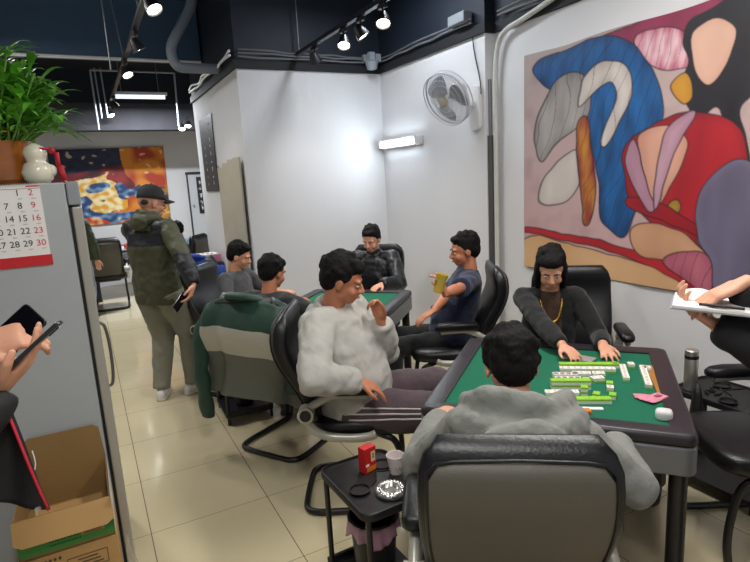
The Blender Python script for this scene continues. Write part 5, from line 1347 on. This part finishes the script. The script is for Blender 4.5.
mb = MB(); mb.box(Mr@V((0, 0, .0)), (.068, .012, .03), 0, Mr); mb.build('print', mat('cup_print', '8a6a20', .5), r)

# 6 person in black at the back wall
person('person in black seated beyond the rear mahjong table against the back wall', (2.27, 4.36), (-.70, -.71), .97, 'sit', hz=.545, lean=0,
  wrists={1: V((1.86, 4.22, .81)), -1: V((2.12, 3.98, .81))}, poles={1: V((-.5, .5, -.8)), -1: V((.8, -.3, -.8))},
  hands={1: dict(d=V((-.2, -.9, -.1)), n=V((0, 0, -1)), curl=.3), -1: dict(d=V((-.8, -.4, -.1)), n=V((0, 0, -1)), curl=.3)}, facedir=V((-.72, -.58, -.35)), hair='short',
  top=dict(mats=mat('down_black', '15161b', .4, bump=.2, bscale=30), name='jacket', puff=1.12, arm=1.2, collar=True, disp=.02), bottom=dict(mats=trb), shoes=shb, skinm=skin)
# 7 grey T-shirt man
person('seated man in a dark grey T-shirt behind the hanging green jacket, facing right', (1.04, 4.46), (.72, -.69), .93, 'sit', hz=.545, lean=2,
  wrists={1: V((1.10, 4.12, .80)), -1: V((1.35, 4.35, .81))}, poles={1: V((-.8, -.4, -.8)), -1: V((.3, .8, -.6))},
  hands={1: dict(d=V((.8, -.3, 0)), n=V((0, 0, -1)), curl=.3), -1: dict(d=V((.8, -.5, -.05)), n=V((0, 0, -1)), curl=.3)}, facedir=V((.80, -.42, -.35)), hair='short',
  top=dict(mats=gry, name='t_shirt', puff=1.05, arm=1.05, sleeve=.5, disp=.018), bottom=dict(mats=trb), shoes=shb)
# 8 person in the jacket chair
person('dark-haired person seated in front of the hanging green jacket, seen from behind', (.97, 3.45), HJ, .93, 'sit', hz=.53, lean=-6,
  wrists={1: V((1.46, 3.46, .83)), -1: V((1.30, 3.86, .83))}, poles={1: V((.4, -.8, -.6)), -1: V((-.6, .6, -.6))},
  hands={1: dict(d=V((.8, .3, -.05)), n=V((0, 0, -1)), curl=.3), -1: dict(d=V((.9, .0, -.05)), n=V((0, 0, -1)), curl=.3)}, facedir=V((.85, .42, -.3)), hair='full',
  top=dict(mats=cloth('sweater_dark', '2b2c30'), name='sweater', puff=1.0, arm=1.0, disp=.018), bottom=dict(mats=trb), shoes=shb, skinm=skin2)
# 9 distant man
person('distant man with black hair and pale blue top seated by the partition', (1.10, 7.80), (-.8, .6), .95, 'sit', hz=.54, lean=2, voxel=.009,
  hair='full', facedir=V((-.85, .3, -.3)), top=dict(mats=cloth('top_pale_blue', '7f93a8'), name='shirt', puff=1.05, disp=.015, voxel=.012), bottom=dict(mats=trb), shoes=shb)
# 10 far person in olive camouflage jacket behind the fridge
person('person in a camouflage jacket and pale jeans partly hidden behind the refrigerator', (-.17, 8.2), (.2, .98), .97, 'stand', lean=4, voxel=.009, hair='short', facedir=V((.4, .8, -.3)),
  top=dict(mats=mat('camouflage', '3e4434', .8, var=.6, vscale=14), name='jacket', puff=1.12, arm=1.1, voxel=.012), bottom=dict(mats=cloth('jeans_pale', '7f8b9c')), shoes=shb)

# 11 left person with phone, out of the frame but for hands and coat
Dl = 1.22
def red_mf(ctx): return lambda c: 0
lw1, lw2 = dep(-4, 352, 1.18), dep(-2, 386, 1.12)
pl_ = dep(-190, 560, 1.15)
def coat(mb, ctx):
    pass
c = person('person in a black coat at the left edge, both hands holding phones', (-.66, 1.30), (.82, .57), 1.0, 'stand', lean=0, voxel=.0042, hair='short', facedir=V((.8, .5, -.4)),
  wrists={-1: dep(-12, 346, 1.22), 1: dep(-3, 392, 1.14)}, poles={-1: V((-.6, .3, -1)), 1: V((-.3, -.7, -1))},
  hands={-1: dict(d=(dep(38, 330, 1.24)-dep(-12, 346, 1.22)), n=(_F*.75-UU*.45+RR*.2), curl=.75, thumb=.2, spread=.4, s=1.0, side=1), 1: dict(d=(dep(42, 345, 1.16)-dep(-3, 392, 1.14)), n=(UU*.8-RR*.5-_F*.2), curl=.25, thumb=.6, spread=.2, side=-1)},
  top=dict(mats=mat('coat_black', '111114', .7, bump=.3, bscale=30), name='coat', puff=1.15, arm=1.15, drop=.1), bottom=dict(mats=cloth('trousers_dark_grey', '34363a'), w=1.15), shoes=shw)
LP = c
# open coat front hanging forward, red piping on its edge
Mi = c['Mi']; q = lambda x, y, d: dep(x, y, d)
P0, P1, P2, P3 = q(-60, 395, 1.10), q(2, 398, 1.12), q(52, 507, 1.18), q(-60, 500, 1.10)
mb = MB()
def cf(u, v):
    a = P0.lerp(P1, u); b = P3.lerp(P2, u); p = a.lerp(b, v)+RR*.006*math.sin(PI*v)+_F*.012*math.sin(u*9+v*3); return p
mb.grid(cf, 24, 20); cfo = mb.build('coat_front', MATS['coat_black'], c['ob'], world=True, smooth='all', solid=.010)
mb = MB(); mb.tube([cf(1, i/12)-_F*.008+RR*.001 for i in range(13)], .003, 6); mb.build('piping', mat('piping_red', 'c2243a', .6), cfo, world=True, smooth='all')
mb = MB(); mb.cyl(cf(.93, .985)-_F*.006, cf(.93, .985)-_F*.014, .005, n=12); mb.build('snap', steel, cfo, world=True, smooth=True)
phone(dep(31, 349, 1.145), (dep(56, 327, 1.16)-dep(18, 362, 1.13)), (UU*.75-RR*.62-_F*.25), 'phone lying on the open palm of the person at the left edge', L=.155)
phone(dep(14, 334, 1.235), (dep(32, 316, 1.25)-dep(-5, 350, 1.22)), (-_F*.9+UU*.3), 'black phone gripped in the fist of the person at the left edge', L=.13)

# 12 right person taking notes
wR = dep(752, 285, 1.52); wL = dep(760, 318, 1.50)
c = person('person in black at the right edge writing in an open notebook, mostly out of frame', (1.80, .62), (-.62, .78), 1.0, 'stand', lean=0, voxel=.005, hair='short', facedir=V((-.6, .7, -.5)),
  wrists={1: dep(744, 283, 1.50), -1: dep(716, 325, 1.56)}, poles={1: V((.8, -.3, -.3)), -1: V((.5, -.3, -1))},
  hands={1: dict(d=(dep(704, 300, 1.52)-dep(744, 283, 1.50)), n=V((-.2, .1, -1)), curl=.32, thumb=.9, spread=.3), -1: dict(d=(dep(676, 300, 1.60)-dep(716, 325, 1.56)), n=V((.1, 0, 1)), curl=.5, thumb=.2, spread=.3)},
  top=dict(mats=mat('coat_black2', '121216', .8, bump=.3, bscale=30), name='coat', puff=1.15, arm=1.3, drop=.1, sleeve=1.0), bottom=dict(mats=trb, w=1.2), shoes=shb)
nbp = dep(716, 305, 1.53)
r = empty('notebook', nbp, 0, 'open white notebook held by the person in black at the right edge', 'notebook')
xd = (dep(752, 312, 1.47)-dep(676, 304, 1.56)).normalized(); nn = (UU*.96-_F*.25).normalized(); yd = nn.cross(xd).normalized(); nn = xd.cross(yd); r.matrix_basis = Matrix.Translation(nbp) @ Matrix((xd, yd, nn)).transposed().to_4x4()
mb = MB(); mb.box((0, 0, -.004), (.22, .15, .003)); mb.build('cover', mat('cover_grey', '8d8f92', .5), r, bevel=.001)
mb = MB(); mb.box((0, 0, .002), (.21, .145, .008)); mb.build('pages', papr, r, bevel=.001)
mb = MB(); mb.grid(lambda u, v: (-.105+.12*u, .0+.07*v, .007+.02*math.sin(PI*u)*v), 8, 6); mb.build('turned_page', papr, r, smooth='all', solid=.0008)
mb = MB()
for k in range(5): mb.box((-.05+.0*k, .055-.012*k, .0065), (.08, .0015, .0004))
mb.build('writing', mat('faint_ink', '8d8d9a', .8), r)
pn = MB(); pn.tube([dep(699, 304, 1.50), dep(745, 309, 1.44)], .004, 10); o = pn.build('pen', blackpl, smooth=True); tag(o, 'dark pen held over the open notebook', 'pen')
# ================================================================ LIGHT
def batten(x, y, z, rz, L, power, label, col=(1, .97, .92)):  # tube fixtures added out of view to fill the room with light
    r = empty('added_fill_lamp', (x, y, z), rz, label, 'added fill lamp', 'added double tube fill lights')
    mb = MB(); mb.box((0, 0, .05), (.12, L, .06)); mb.build('housing', whitepl, r, bevel=.006)
    mb = MB(); mb.cyl((-.03, -L/2+.02, .0), (-.03, L/2-.02, .0), .014, n=10); mb.cyl((.03, -L/2+.02, .0), (.03, L/2-.02, .0), .014, n=10); mb.build('tube', tubew, r, smooth=True)
    mb = MB(); mb.cyl((0, 0, .08), (0, 0, CZ-z), .006, n=8); mb.build('suspension_rod', greypl, r)
    l = bpy.data.lights.new('area', 'AREA'); l.shape = 'RECTANGLE'; l.size = .2; l.size_y = L; l.energy = power; l.color = col
    o = bpy.data.objects.new('area', l); COL.objects.link(o); o.location = (x, y, z-.03); o.rotation_euler = (0, 0, rz)
batten(1.9, 1.6, 3.0, 0, 1.5, 55, 'added long double tube fill lamp above the big mahjong table', (1, .94, .86))
batten(.2, .3, 3.0, 0, 1.5, 40, 'added long double tube fill lamp above the spot the picture is taken from', (1, .96, .9))
batten(-.6, 5.0, 3.3, 0, 1.2, 45, 'added double tube fill lamp over the aisle behind the refrigerator')
l = bpy.data.lights.new('fluorescent', 'AREA'); l.shape = 'RECTANGLE'; l.size = .8; l.size_y = .1; l.energy = 130; l.color = (.9, .95, 1)
o = bpy.data.objects.new('fluorescent', l); COL.objects.link(o); o.location = far_lamp.location-V((0, 0, .06))
batten(2.3, 4.1, 3.4, 0, .9, 22, 'added double tube fill lamp over the rear mahjong table', (.88, .94, 1))
l = bpy.data.lights.new('tube_glow', 'AREA'); l.shape = 'RECTANGLE'; l.size = .5; l.size_y = .06; l.energy = 5; l.color = (.85, .95, 1)
o = bpy.data.objects.new('tube_glow', l); COL.objects.link(o); o.location = (XR-.12, yc, 2.02); o.rotation_euler = V((-1, 0, -.25)).to_track_quat('-Z', 'Z').to_euler()
w = bpy.data.worlds.new('world'); bpy.context.scene.world = w; w.use_nodes = True
w.node_tree.nodes['Background'].inputs[0].default_value = (.93, .94, 1, 1); w.node_tree.nodes['Background'].inputs[1].default_value = .55
sc = bpy.context.scene
sc.view_settings.view_transform = 'Standard'; sc.view_settings.look = 'None'; sc.view_settings.gamma = 1; sc.view_settings.exposure = -0.32
sc.cycles.max_bounces = 8; sc.cycles.use_denoising = True
